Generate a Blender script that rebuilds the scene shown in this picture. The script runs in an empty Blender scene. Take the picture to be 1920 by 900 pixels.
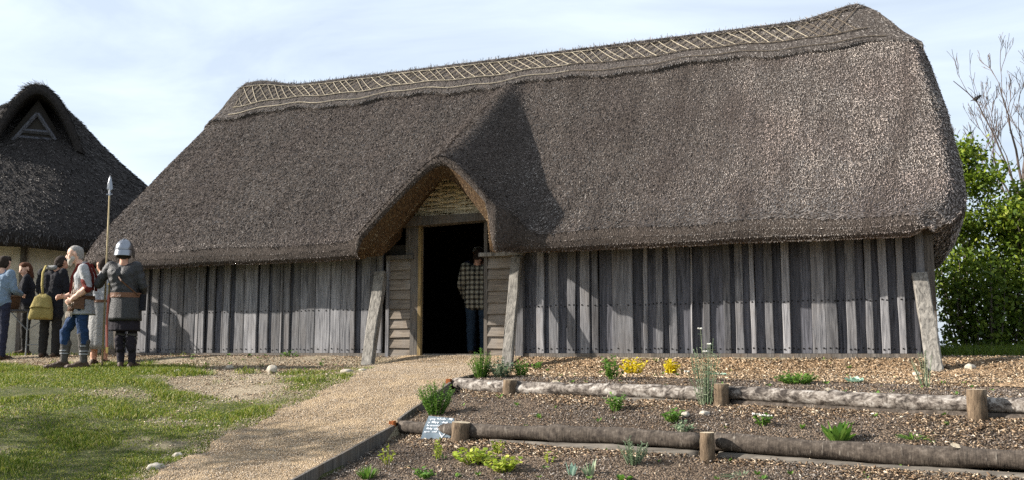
import bpy, bmesh, math, random
import numpy as np
from mathutils import Vector, Matrix

# ------------------------------------------------------------------ camera, sky, sun, exposure
scene = bpy.context.scene
COL = scene.collection
random.seed(7); RNG = np.random.default_rng(7)
YAW = math.atan2(1800, 4360)
TILT = math.atan(208 / 1800)
cam_d = bpy.data.cameras.new('camera'); cam = bpy.data.objects.new('camera', cam_d); COL.objects.link(cam)
cam.location = (6.0, -12.34, .06)
cam.rotation_euler = (math.pi / 2 + TILT, 0, YAW)
cam_d.sensor_width = 36; cam_d.lens = 36 * 1800 / 1920
cam_d.clip_start = .1; cam_d.clip_end = 3000
scene.camera = cam

SUN = Vector((-2.6, -1.0, 1.36)).normalized()          # towards the sun
world = bpy.data.worlds.new('World'); scene.world = world; world.use_nodes = True
wn, wl = world.node_tree.nodes, world.node_tree.links
wn.clear()
wo = wn.new('ShaderNodeOutputWorld'); bg = wn.new('ShaderNodeBackground'); bg.inputs[1].default_value = .056
sky = wn.new('ShaderNodeTexSky'); sky.sky_type = 'NISHITA'; sky.sun_disc = False
sky.sun_elevation = math.asin(SUN.z); sky.sun_rotation = math.atan2(SUN.x, SUN.y)
sky.air_density = 1.0; sky.dust_density = 2.2; sky.ozone_density = 1.2
# thin high cirrus, the same all round the sky
tc = wn.new('ShaderNodeTexCoord'); mp = wn.new('ShaderNodeMapping')
mp.inputs['Rotation'].default_value = (0, math.radians(14), math.radians(30)); mp.inputs['Scale'].default_value = (1.2, 5.0, 9.0)
nz = wn.new('ShaderNodeTexNoise'); nz.inputs['Scale'].default_value = 1.3; nz.inputs['Detail'].default_value = 7; nz.inputs['Roughness'].default_value = .55
nz.inputs['Distortion'].default_value = .5
rp = wn.new('ShaderNodeValToRGB'); rp.color_ramp.elements[0].position = .38; rp.color_ramp.elements[1].position = .75
rp.color_ramp.elements[0].color = (.52, .52, .52, 1); rp.color_ramp.elements[1].color = (.86, .86, .86, 1)
mx = wn.new('ShaderNodeMix'); mx.data_type = 'RGBA'
mx.inputs['B'].default_value = (8.6, 9.7, 11.1, 1)
wl.new(tc.outputs['Generated'], mp.inputs[0]); wl.new(mp.outputs[0], nz.inputs['Vector']); wl.new(nz.outputs[0], rp.inputs[0])
wl.new(rp.outputs[0], mx.inputs['Factor']); wl.new(sky.outputs[0], mx.inputs['A']); wl.new(mx.outputs['Result'], bg.inputs[0])
wl.new(bg.outputs[0], wo.inputs[0])

sun_d = bpy.data.lights.new('sun', 'SUN'); sun_d.energy = 5.0; sun_d.angle = math.radians(.53); sun_d.color = (1, .94, .86)
sun = bpy.data.objects.new('sun', sun_d); COL.objects.link(sun); sun.location = (-30, -10, 20)
sun.rotation_euler = SUN.to_track_quat('Z', 'Y').to_euler()
vs = scene.view_settings
vs.view_transform = 'Standard'; vs.look = 'None'; vs.exposure = 1.2; vs.gamma = 1; vs.use_curve_mapping = False
scene.render.engine = 'CYCLES'
scene.cycles.use_denoising = False; scene.cycles.sample_clamp_indirect = 4
scene.cycles.max_bounces = 6; scene.cycles.transparent_max_bounces = 6

# ------------------------------------------------------------------ helpers
def link(o, parent=None):
    COL.objects.link(o)
    if parent is not None: o.parent = parent
    return o
def tag(o, label=None, cat=None, group=None, kind=None):
    if label: o['label'] = label
    if cat: o['category'] = cat
    if group: o['group'] = group
    if kind: o['kind'] = kind
    return o
def empty(name, loc=(0, 0, 0), rz=0):
    o = bpy.data.objects.new(name, None); o.location = loc; o.rotation_euler = (0, 0, rz); o.empty_display_size = .2
    return link(o)
def np_mesh(name, V, F, mats, parent=None, smooth=False, mi=None):
    """V (n,3), F (m,k) of one polygon size"""
    V = np.asarray(V, np.float32); F = np.asarray(F, np.int32)
    me = bpy.data.meshes.new(name); m, k = F.shape
    me.vertices.add(len(V)); me.vertices.foreach_set('co', V.ravel())
    me.loops.add(m * k); me.loops.foreach_set('vertex_index', F.ravel())
    me.polygons.add(m); me.polygons.foreach_set('loop_start', np.arange(0, m * k, k, dtype=np.int32))
    if mi is not None: me.polygons.foreach_set('material_index', np.asarray(mi, np.int32))
    if smooth: me.polygons.foreach_set('use_smooth', np.ones(m, bool))
    me.update(calc_edges=True); me.validate()
    for mt in (mats if isinstance(mats, (list, tuple)) else [mats]): me.materials.append(mt)
    return link(bpy.data.objects.new(name, me), parent)
class MB:
    def __init__(s): s.v = []; s.f = []; s.m = []
    def add(s, V, F, mi=0):
        b = len(s.v); s.v += [tuple(p) for p in V]; s.f += [tuple(i + b for i in f) for f in F]; s.m += [mi] * len(F); return s
    def box(s, a, b, mi=0, jit=0):
        (x0, y0, z0), (x1, y1, z1) = a, b
        V = [(x0, y0, z0), (x1, y0, z0), (x1, y1, z0), (x0, y1, z0), (x0, y0, z1), (x1, y0, z1), (x1, y1, z1), (x0, y1, z1)]
        if jit: V = [tuple(c + random.uniform(-jit, jit) for c in p) for p in V]
        return s.add(V, [(0, 3, 2, 1), (4, 5, 6, 7), (0, 1, 5, 4), (1, 2, 6, 5), (2, 3, 7, 6), (3, 0, 4, 7)], mi)
    def tube(s, P, R, seg=8, mi=0, cap=True, capmi=None, sq=(1, 1), wob=0, up=(0, 0, 1)):
        P = [Vector(p) for p in P]; n = len(P)
        if not isinstance(R, (list, tuple, np.ndarray)): R = [R] * n
        V = []; u0 = None
        for i in range(n):
            t = (P[min(i + 1, n - 1)] - P[max(i - 1, 0)]).normalized()
            if u0 is None:
                u = Vector(up)
                if abs(t.dot(u)) > .95: u = Vector((1, 0, 0))
            else: u = u0
            u = (u - t * u.dot(t)).normalized(); u0 = u; w = t.cross(u)
            for k in range(seg):
                a = 2 * math.pi * k / seg; r = R[i] * (1 + random.uniform(-wob, wob))
                V.append(P[i] + u * (math.cos(a) * r * sq[0]) + w * (math.sin(a) * r * sq[1]))
        F = []
        for i in range(n - 1):
            for k in range(seg):
                k2 = (k + 1) % seg
                F.append((i * seg + k, i * seg + k2, (i + 1) * seg + k2, (i + 1) * seg + k))
        s.add(V, F, mi)
        if cap:
            c = mi if capmi is None else capmi
            b = len(s.v) - len(V)
            s.f.append(tuple(b + k for k in reversed(range(seg)))); s.m.append(c)
            s.f.append(tuple(b + (n - 1) * seg + k for k in range(seg))); s.m.append(c)
        return s
    def ball(s, c, r, mi=0, seg=10, ring=6):
        if not isinstance(r, (tuple, list)): r = (r, r, r)
        V = []
        for i in range(ring + 1):
            th = math.pi * i / ring
            for k in range(seg):
                a = 2 * math.pi * k / seg
                V.append((c[0] + r[0] * math.sin(th) * math.cos(a), c[1] + r[1] * math.sin(th) * math.sin(a), c[2] + r[2] * math.cos(th)))
        F = [(i * seg + k, (i + 1) * seg + k, (i + 1) * seg + (k + 1) % seg, i * seg + (k + 1) % seg) for i in range(ring) for k in range(seg)]
        return s.add(V, F, mi)
    def loft(s, rings, mi=0, closed=True, cap=False):
        n = len(rings[0]); V = [p for r in rings for p in r]; F = []
        for i in range(len(rings) - 1):
            for k in range(n if closed else n - 1):
                k2 = (k + 1) % n
                F.append((i * n + k, i * n + k2, (i + 1) * n + k2, (i + 1) * n + k))
        s.add(V, F, mi)
        if cap:
            b = len(s.v) - len(V)
            s.f.append(tuple(b + k for k in reversed(range(n)))); s.m.append(mi)
            s.f.append(tuple(b + (len(rings) - 1) * n + k for k in range(n))); s.m.append(mi)
        return s
    def build(s, name, mats, parent=None, smooth=False):
        me = bpy.data.meshes.new(name); me.from_pydata(s.v, [], s.f)
        for mt in (mats if isinstance(mats, (list, tuple)) else [mats]): me.materials.append(mt)
        if any(s.m): me.polygons.foreach_set('material_index', s.m)
        if smooth: me.polygons.foreach_set('use_smooth', [True] * len(s.f))
        me.update()
        return link(bpy.data.objects.new(name, me), parent)

# ------------------------------------------------------------------ materials
def lin(h):                      # '#rrggbb' in sRGB to a linear colour
    c = [int(h[i:i + 2], 16) / 255 for i in (1, 3, 5)]
    return tuple((x / 12.92 if x <= .04045 else ((x + .055) / 1.055) ** 2.4) for x in c) + (1,)
def col(c): return lin(c) if isinstance(c, str) else (tuple(c) + (1,) if len(c) == 3 else tuple(c))
class NT:
    def __init__(s, name):
        s.m = bpy.data.materials.new(name); s.m.use_nodes = True; s.n = s.m.node_tree.nodes; s.l = s.m.node_tree.links
        s.b = s.n['Principled BSDF']; s.b.inputs['Specular IOR Level'].default_value = .25
    def coord(s, kind='Object', scale=(1, 1, 1), rnd=True, rot=(0, 0, 0)):
        t = s.n.new('ShaderNodeTexCoord'); mp = s.n.new('ShaderNodeMapping'); mp.inputs['Scale'].default_value = scale
        mp.inputs['Rotation'].default_value = rot
        if rnd:
            oi = s.n.new('ShaderNodeObjectInfo'); mu = s.n.new('ShaderNodeMath'); mu.operation = 'MULTIPLY'; mu.inputs[1].default_value = 37
            s.l.new(oi.outputs['Random'], mu.inputs[0]); cb = s.n.new('ShaderNodeCombineXYZ')
            for i in range(3): s.l.new(mu.outputs[0], cb.inputs[i])
            s.l.new(cb.outputs[0], mp.inputs['Location'])
        s.l.new(t.outputs[kind], mp.inputs[0]); return mp.outputs[0]
    def noise(s, vec, scale, detail=4, rough=.6, dist=0):
        n = s.n.new('ShaderNodeTexNoise'); n.inputs['Scale'].default_value = scale; n.inputs['Detail'].default_value = detail
        n.inputs['Roughness'].default_value = rough; n.inputs['Distortion'].default_value = dist
        s.l.new(vec, n.inputs['Vector']); return n.outputs[0]
    def ramp(s, fac, stops):
        r = s.n.new('ShaderNodeValToRGB'); e = r.color_ramp.elements
        while len(e) < len(stops): e.new(.5)
        for i, (p, c) in enumerate(stops): e[i].position = p; e[i].color = col(c)
        s.l.new(fac, r.inputs[0]); return r.outputs[0]
    def mix(s, fac, a, b, mode='MIX'):
        m = s.n.new('ShaderNodeMix'); m.data_type = 'RGBA'; m.blend_type = mode
        for k, v in (('Factor', fac), ('A', a), ('B', b)):
            if hasattr(v, 'is_linked'): s.l.new(v, m.inputs[k])
            else: m.inputs[k].default_value = v if k == 'Factor' else col(v)
        return m.outputs['Result']
    def val(s, a, op, b=0, c=None):
        m = s.n.new('ShaderNodeMath'); m.operation = op
        for i, v in enumerate((a, b, c)):
            if v is None: continue
            if hasattr(v, 'is_linked'): s.l.new(v, m.inputs[i])
            else: m.inputs[i].default_value = v
        return m.outputs[0]
    def rnd(s): return s.n.new('ShaderNodeObjectInfo').outputs['Random']
    def island(s): return s.n.new('ShaderNodeNewGeometry').outputs['Random Per Island']
    def bump(s, h, strength=.5, dist=.02):
        b = s.n.new('ShaderNodeBump'); b.inputs['Strength'].default_value = strength; b.inputs['Distance'].default_value = dist
        s.l.new(h, b.inputs['Height']); s.l.new(b.outputs[0], s.b.inputs['Normal'])
    def out(s, c, rough=.85, metal=0):
        if hasattr(c, 'is_linked'): s.l.new(c, s.b.inputs['Base Color'])
        else: s.b.inputs['Base Color'].default_value = col(c)
        s.b.inputs['Roughness'].default_value = rough; s.b.inputs['Metallic'].default_value = metal
        return s.m
def leafmat(name, stops, trans=.35, rough=.55):
    t = NT(name); c = t.ramp(t.island(), stops); m = t.out(c, rough)
    tr = t.n.new('ShaderNodeBsdfTranslucent'); ms = t.n.new('ShaderNodeMixShader'); ms.inputs[0].default_value = trans
    t.l.new(c, tr.inputs[0]); o = t.n['Material Output']
    t.l.new(t.b.outputs[0], ms.inputs[1]); t.l.new(tr.outputs[0], ms.inputs[2]); t.l.new(ms.outputs[0], o.inputs[0])
    return m
def cloth(name, c, c2=None, scale=60, rough=.9, bump=.3):
    t = NT(name); v = t.coord(rnd=False)
    n = t.noise(v, 6, 4); c2 = c2 or tuple(x * .7 for x in col(c)[:3])
    k = t.mix(n, tuple(x * .8 for x in col(c)[:3]), tuple(x * .7 for x in col(c2)[:3])); t.bump(t.val(t.noise(v, scale, 3), 'ADD', t.val(t.noise(v, 14, 3, .6, 1.5), 'MULTIPLY', 4)), min(1, bump * 2), .008); return t.out(k, rough)
def wood(name, dark, light, warm=None, grain=(38, 38, 2.2), rough=.85, bump=.55, vary=.55):
    t = NT(name); v = t.coord(scale=grain)
    n = t.noise(v, 1.0, 6, .65, .6); n2 = t.noise(t.coord(scale=(2.5, 2.5, 1.2)), 1.3, 4, .6)
    c = t.ramp(n, [(.30, dark), (.50, tuple((a + b) / 2 for a, b in zip(col(dark), col(light)))), (.72, light)])
    if warm is not None: c = t.mix(t.ramp(n2, [(.45, (0, 0, 0)), (.75, (.75, .75, .75))]), c, warm)
    lo = 1 - vary
    r = t.val(t.val(t.rnd(), 'MULTIPLY', vary * 1.35), 'ADD', lo)
    cb = t.n.new('ShaderNodeCombineColor')
    for i in range(3): t.l.new(r, cb.inputs[i])
    c = t.mix(1.0, c, cb.outputs[0], 'MULTIPLY')
    t.bump(n, bump, .012); return t.out(c, rough)

M = {}
# thatch: reed ends, weathered grey brown, paler and tanner towards the far end of the roof (x > 3)
def thatch_base(name, c1, c2, c3, along=True):
    t = NT(name); v = t.coord(rnd=False)
    n = t.noise(t.coord(scale=(1.0, .35, .35), rnd=False), 62, 4, .7); big = t.noise(v, .55, 4, .6)
    c = t.ramp(n, [(.33, c1), (.52, c2), (.72, c3)])
    t.bump(n, .9, .03); c = t.mix(t.ramp(big, [(.4, (0, 0, 0)), (.65, (.6, .6, .6))]), c, tuple(x * .7 for x in col(c2)[:3]))
    return t.out(c, .95)
M['thatch'] = thatch_base('thatch', '#221d1a', '#463e38', '#655b53')
M['thatch_under'] = thatch_base('thatch_under', '#281b10', '#4e3b26', '#745c3e')
M['thatch_ridge'] = thatch_base('thatch_ridge', '#2a2624', '#524b46', '#766e68')
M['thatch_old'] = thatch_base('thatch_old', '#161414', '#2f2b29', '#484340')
def reeds(name, stops, pale_end=True):
    t = NT(name); c = t.ramp(t.island(), stops)
    if pale_end:
        tcx = t.n.new('ShaderNodeTexCoord'); sx = t.n.new('ShaderNodeSeparateXYZ'); t.l.new(tcx.outputs['Object'], sx.inputs[0])
        nz = t.noise(t.coord(rnd=False), .45, 4, .65)
        f = t.val(t.val(t.val(sx.outputs[0], 'MULTIPLY', .28), 'SUBTRACT', .55), 'ADD', t.val(t.val(nz, 'SUBTRACT', .5), 'MULTIPLY', 1.7))  # blend to paler tan grows with x, broken up by noise
        f = t.val(t.val(f, 'MAXIMUM', 0), 'MINIMUM', 1)
        c = t.mix(f, c, t.mix(.62, t.mix(1.0, c, (2.0, 1.92, 1.85, 1), 'MULTIPLY'), (.38, .345, .315)))
        g = t.noise(t.coord(rnd=False, scale=(1, .6, .6)), 1.1, 3, .6)
        c = t.mix(t.ramp(g, [(.42, (0, 0, 0)), (.62, (.55, .55, .55))]), c, t.mix(1.0, c, (.84, .74, .74), 'MULTIPLY'))
        st_ = t.noise(t.coord(rnd=False, scale=(2.6, .35, .35)), 1.6, 4, .6); c = t.mix(1.0, c, t.ramp(st_, [(.32, (.58, .55, .54)), (.5, (1, 1, 1)), (.70, (1.4, 1.36, 1.32))]), 'MULTIPLY')
    return t.out(c, .8)
M['reed'] = reeds('reed', [(0, (.034, .027, .023)), (.4, (.086, .072, .062)), (.72, (.162, .140, .123)), (.92, (.26, .232, .208)), (1, (.38, .35, .32))])
M['reed_ridge'] = reeds('reed_ridge', [(0, (.05, .044, .040)), (.5, (.125, .112, .102)), (1, (.29, .265, .245))], False)
M['reed_cut'] = reeds('reed_cut', [(0, (.05, .033, .017)), (.5, (.13, .088, .045)), (1, (.30, .225, .13))], False)
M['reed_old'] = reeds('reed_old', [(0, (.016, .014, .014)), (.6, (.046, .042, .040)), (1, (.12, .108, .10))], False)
M['hazel_sunlit'] = wood('hazel_sunlit', '#8a7f6c', '#c4b9a4', vary=.3)  # pale cut face with the sunlight put into its colour
M['hazel_half_shaded'] = wood('hazel_half_shaded', '#5e554a', '#a0947f', vary=.35)
M['hazel_shaded'] = wood('hazel_shaded', '#423a32', '#867a6a', vary=.3)  # same hazel away from the sun, shade put into the colour
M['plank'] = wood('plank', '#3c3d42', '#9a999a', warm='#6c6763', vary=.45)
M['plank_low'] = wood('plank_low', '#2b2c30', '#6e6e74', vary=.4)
M['beam'] = wood('beam', '#3a3733', '#77716a', warm='#6a5a48', vary=.2)
M['brace'] = wood('brace', '#45423e', '#9a958c', vary=.12, bump=1.0, grain=(30, 30, 1.6))
M['board'] = wood('board', '#524a42', '#928677', warm='#837e78', grain=(2.5, 30, 45), vary=.22)
M['jamb'] = wood('jamb', '#5e5034', '#968058', vary=.1)
M['wattle'] = wood('wattle', '#b09a76', '#efe0c0', grain=(3, 40, 40), vary=.25)
M['nail'] = NT('nail').out('#15120f', .6)
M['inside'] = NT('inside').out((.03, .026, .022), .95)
t = NT('daub'); M['daub'] = t.out(t.ramp(t.noise(t.coord(), 3, 5), [(.3, '#a9a18e'), (.7, '#d6cebb')]), .95)
# ground kinds
t = NT('ground_grass'); v = t.coord(rnd=False)
n1 = t.noise(v, 1.1, 5, .6); n2 = t.noise(v, 60, 4, .7); n3 = t.noise(v, 5, 4, .65)
gr = t.ramp(n2, [(.3, '#1c230e'), (.5, '#3f471f'), (.75, '#7c7048')])
ds = t.ramp(n2, [(.25, '#5e503e'), (.5, '#94866f'), (.8, '#d2c8b6')])
at = t.n.new('ShaderNodeAttribute'); at.attribute_name = 'bare'
bf = t.val(t.val(at.outputs['Fac'], 'ADD', t.val(t.val(n3, 'SUBTRACT', .5), 'MULTIPLY', 1.3)), 'MINIMUM', 1)
bf = t.val(bf, 'MAXIMUM', 0)
t.bump(n2, .8, .03); M['ground'] = t.out(t.mix(bf, gr, ds), .95)
def grit(name, stops, scale=70, b=.9, dist=.03):
    t = NT(name); v = t.coord(rnd=False); vo = t.n.new('ShaderNodeTexVoronoi'); vo.inputs['Scale'].default_value = scale
    t.l.new(v, vo.inputs['Vector']); sp = t.n.new('ShaderNodeSeparateColor'); t.l.new(vo.outputs['Color'], sp.inputs[0])
    c = t.ramp(sp.outputs[0], stops); n = t.noise(v, 1.2, 4); c = t.mix(t.ramp(n, [(.4, (0, 0, 0)), (.7, (.5, .5, .5))]), c, stops[0][1])
    t.bump(t.val(vo.outputs['Distance'], 'MULTIPLY', -1), b, dist); return t.out(c, .95)
M['path'] = grit('path', [(0, '#806c52'), (.5, '#a38c6e'), (1, '#c2ad8e')], 75)
M['mulch'] = grit('mulch', [(0, '#66523a'), (.5, '#94785a'), (1, '#bca282')], 45)
M['soil'] = grit('soil', [(0, '#382c22'), (.5, '#5e4f40'), (1, '#857564')], 60)
def chips(name, stops): t = NT(name); return t.out(t.ramp(t.island(), stops), .85)
M['chips'] = chips('chips', [(0, (.10, .065, .038)), (.4, (.29, .205, .125)), (.75, (.45, .345, .23)), (1, (.64, .54, .41))])
M['chips_dark'] = chips('chips_dark', [(0, (.08, .05, .03)), (.45, (.22, .145, .085)), (.8, (.40, .30, .20)), (1, (.64, .55, .43))])
M['pebble'] = chips('pebble', [(0, (.24, .175, .112)), (.5, (.39, .306, .213)), (.92, (.50, .41, .305)), (1, (.66, .585, .49))])
M['clod'] = chips('clod', [(0, (.06, .047, .037)), (.6, (.13, .104, .083)), (.9, (.21, .175, .145)), (1, (.42, .37, .32))])
M['grass'] = leafmat('grass', [(0, (.05, .09, .010)), (.45, (.13, .19, .018)), (.75, (.24, .27, .032)), (.9, (.36, .33, .08)), (1, (.48, .42, .18))], .3)
M['birch'] = None
t = NT('birch'); v = t.coord(rnd=True, scale=(3, 3, 3))
n = t.noise(t.coord(scale=(9, 15, 15)), 1.1, 6, .72, .4); n2 = t.noise(t.coord(scale=(42, 12, 12)), 1, 3, .6)
c = t.ramp(n, [(.40, '#2a2420'), (.50, '#6e665e'), (.66, '#aaa49c')]); c = t.mix(t.ramp(n2, [(.34, (.85, .85, .85)), (.44, (0, 0, 0))]), c, '#3a332d')
t.bump(n, .5, .01); M['birch'] = t.out(c, .8)
t = NT('bark'); n = t.noise(t.coord(scale=(13, 16, 16)), 1.4, 6, .75); n2 = t.noise(t.coord(scale=(50, 9, 9)), 1, 4, .6)
c = t.ramp(n, [(.32, '#241e1a'), (.55, '#4c443c'), (.75, '#6e655c')]); c = t.mix(t.ramp(n2, [(.62, (0, 0, 0)), (.75, (.6, .6, .6))]), c, '#a89f92')
t.bump(n2, .6, .012); M['bark'] = t.out(c, .9)
t = NT('postbark'); n = t.noise(t.coord(scale=(26, 26, 5)), 1.4, 6, .75, .5)
t.bump(n, .8, .015); M['postbark'] = t.out(t.ramp(n, [(.3, '#33291f'), (.55, '#6a5a48'), (.8, '#94836c')]), .9)
M['cutwood'] = wood('cutwood', '#8a7a62', '#cdbfa6', vary=.2, grain=(30, 30, 30))
M['rustwood'] = wood('rustwood', '#5e3016', '#a8622e', vary=.2)
t = NT('stone'); n = t.noise(t.coord(), 9, 5, .6); t.bump(n, .5, .02); M['stone'] = t.out(t.ramp(n, [(.3, '#857c6e'), (.7, '#c4bcae')]), .9)
t = NT('slate'); n = t.noise(t.coord(), 7, 5, .6); t.bump(n, .2, .005); M['slate'] = t.out(t.ramp(n, [(.3, '#4d5a64'), (.7, '#7d8a92')]), .55)
M['chalk'] = NT('chalk').out((.82, .84, .86), .95)
M['treebark'] = wood('treebark', '#3a322b', '#7d7268', grain=(9, 9, 3), vary=.2)
M['twig'] = NT('twig').out((.12, .095, .085), .9)
M['leaf'] = leafmat('leaf', [(0, (.04, .075, .008)), (.5, (.12, .18, .014)), (.9, (.21, .265, .02)), (1, (.30, .32, .05))], .4)
M['leaf_dark'] = leafmat('leaf_dark', [(0, (.035, .065, .010)), (.6, (.10, .155, .016)), (1, (.20, .25, .03))], .3)
M['herb'] = leafmat('herb', [(0, (.05, .12, .02)), (.6, (.11, .22, .03)), (1, (.20, .32, .06))], .35)
M['herb_grey'] = leafmat('herb_grey', [(0, (.08, .13, .07)), (.6, (.17, .23, .13)), (1, (.34, .38, .25))], .3)
M['herb_lime'] = leafmat('herb_lime', [(0, (.16, .24, .02)), (.6, (.33, .40, .04)), (1, (.5, .5, .10))], .35)
M['herb_yellow'] = leafmat('herb_yellow', [(0, (.45, .36, .01)), (.6, (.68, .55, .02)), (1, (.8, .7, .06))], .3)
M['herb_blue'] = leafmat('herb_blue', [(0, (.20, .34, .25)), (1, (.42, .56, .44))], .25)
M['petal'] = leafmat('petal', [(0, (.6, .58, .5)), (1, (.85, .84, .78))], .25)
# ------------------------------------------------------------------ terrain
# --- TERRAIN BEGIN
GY = np.array([-900,-60,-30,-12,-8,-6.2,-5.2,-4.2,-3.2,-2.4,-1.6,-.9,-.5,-.1,0,900])
GZ = np.array([-30,-4.2,-2.7,-1.62,-1.30,-1.03,-.88,-.65,-.43,-.29,-.21,-.16,-.13,-.03,-.02,-.02])
def sstep(a, b, x):
    t = np.clip((x - a) / (b - a), 0, 1); return t * t * (3 - 2 * t)
def terr(x, y):
    """height of the natural slope in front of the hall"""
    x = np.asarray(x, float); y = np.asarray(y, float)
    sh = sstep(-1.0, -3.4, x) * .75 * sstep(.6, -1.2, y) * sstep(-9, -5.5, y)
    z = np.interp(y + sh, GY, GZ)
    z = z + .02 * np.sin(x * 1.3 + y * .7) * np.sin(y * 1.1 - x * .4) * sstep(.2, -1.5, y)
    return z
# garden beds: polylines (x, y, z) running along the hall
XB = np.array([1.2, 3.2, 5.0, 6.9, 9.5])
MUL = (np.array([-1.98, -1.85, -2.15, -2.75, -3.4]), np.array([-.245, -.235, -.25, -.27, -.28]))
L1A, L1B = np.array([1.22, -2.5, -.40]), np.array([9.4, -5.05, -.48])
L2A, L2B = np.array([1.42, -4.1, -.755]), np.array([9.4, -5.65, -.78])
L1R, L2R = .078, .088
def line(A, B, x):
    t = (x - A[0]) / (B[0] - A[0]); return A[1] + (B[1] - A[1]) * t, A[2] + (B[2] - A[2]) * t
def bed_left(y): return np.interp(y, [-8.5, -5.7, -4.1, -2.5, -1.9], [1.75, 1.55, 1.42, 1.22, 1.25])
def surf(x, y):
    """height of whatever surface lies at x, y"""
    x = np.asarray(x, float); y = np.asarray(y, float)
    z = terr(x, y)
    ym, zm = np.interp(x, XB, MUL[0]), np.interp(x, XB, MUL[1])
    y1, z1 = line(L1A, L1B, x); y2, z2 = line(L2A, L2B, x)
    t1 = z1 + 2 * L1R - .045; t2 = z2 + 2 * L2R - .05
    bed = (x > bed_left(y) - .01) & (x < 9.4)
    mulch = (x > 1.0) & (y > ym)
    zml = np.interp(y / np.where(ym == 0, -1, ym), [-10, 0, .25, .5, 1], [-.02, -.02, -.14, -.17, 0]) + np.where(y < 0, (y / ym), 0) ** 2 * zm
    zml = np.where(y > 0, -.02, np.minimum(zml, -.02))
    w = sstep(.8, 1.6, x)
    z = np.where(mulch, z * (1 - w) + w * zml, z)
    b1 = bed & (y <= ym) & (y > y1)
    z = np.where(b1, zm + (t1 - zm) * np.clip((ym - y) / (ym - y1), 0, 1), z)
    b2 = bed & (y <= y1) & (y > y2)
    f = np.clip((y1 - y) / (y1 - y2), 0, 1)
    z = np.where(b2, z1 + .02 + (t2 - z1 - .02) * f ** 1.2, z)
    b3 = bed & (y <= y2)
    z = np.where(b3, z2 + .02 - .15 * (y2 - y), z)
    return z
# --- TERRAIN END
# ------------------------------------------------------------------ the lie of the land
def vnoise(x, y, f, seed=0):
    r = np.random.default_rng(seed); s = 0
    for k in range(7):
        a = r.uniform(0, 6.28); ff = f * r.uniform(.6, 1.7); s = s + np.sin((np.cos(a) * x + np.sin(a) * y) * ff + r.uniform(0, 6.28) + 1.3 * np.sin((np.sin(a) * x - np.cos(a) * y) * ff * .7))
    return s / 7
PATH_L = ([-9.5, -6, -4.86, -3.5, -2.65, -1.74, -.9, .05], [.45, .07, -.13, -.13, -.18, -.42, -.68, -.78])
PATH_R = ([-9.5, -5.7, -4.1, -2.5, -1.9, -.9, .05], [1.85, 1.53, 1.40, 1.22, 1.2, 1.1, 1.08])
def path_l(y): return np.interp(y, *PATH_L) + .05 * np.sin(y * 7) + .03 * np.sin(y * 17 + 1)
def path_r(y): return np.interp(y, *PATH_R)
def bare(x, y):
    n = vnoise(x, y, 2.3, 3) * .55 + vnoise(x, y, 6.5, 4) * .3
    strip = sstep(-2.15, -1.65, y + .12 * np.sin(x * 2)) * sstep(6, .4, y)
    e = np.hypot((x + 1.25 + (y + 3.0) * .9) / 1.6, (y + 2.85) / .80); patch = sstep(1.15, .35, e) * .92
    e2 = np.hypot((x + .55) / .7, (y + 2.1) / .5); patch2 = sstep(1.3, .6, e2) * .9
    verge = sstep(.35, .0, path_l(y) - x) * sstep(-5.5, -4.5, y) * .4
    n2 = vnoise(x * .55, y * 1.7, 3.6, 14)
    b = np.maximum.reduce([strip, patch, patch2, verge]) + n * 1.15 + .55 * np.maximum(n2 - .10, 0) * 2.4 * sstep(-1.0, -2.2, y) - .08
    return np.clip(b + .10 * sstep(-4.0, -6.2, y) * 0, 0, 1)
def grid_axis(fine0, fine1, step, far):
    a = list(np.arange(fine0, fine1 + 1e-6, step)); s = step
    while a[-1] < far: s *= 1.35; a.append(a[-1] + s)
    s = step
    while a[0] > -far: s *= 1.35; a.insert(0, a[0] - s)
    return np.array(a)
def grid_faces(nx, ny):
    i = np.arange((nx - 1) * (ny - 1)); a = (i // (ny - 1)) * ny + i % (ny - 1)
    return np.stack([a, a + ny, a + ny + 1, a + 1], 1)
gx = grid_axis(-11, 11, .11, 900); gy = grid_axis(-9, 5, .11, 900)
X, Y = np.meshgrid(gx, gy, indexing='ij')
Z = terr(X, Y) + .018 * vnoise(X, Y, 4, 8) * (np.abs(X) < 30)
inbed = (X > bed_left(Y) + .03) & (X < 9.3) & (Y < -1.9) & (Y > -8.4)
inmul = (X > 1.2) & (X < 11.9) & (Y <= -.1) & (Y > -3.2)
Z = np.where(inbed, Z - .5, np.where(inmul, Z - .12, Z))
inpath = (X > path_l(Y) + .1) & (X < path_r(Y) - .02) & (Y > -9.3) & (Y < 0)
Z = np.where(inpath, Z - .06, Z)
ground = np_mesh('ground', np.stack([X, Y, Z], -1).reshape(-1, 3), grid_faces(len(gx), len(gy)), M['ground'], smooth=True)
a = ground.data.attributes.new('bare', 'FLOAT', 'POINT'); a.data.foreach_set('value', bare(X, Y).astype(np.float32).ravel())
tag(ground, 'grassy slope with bare chalky earth falling away from the hall', 'ground', kind='structure')

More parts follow.
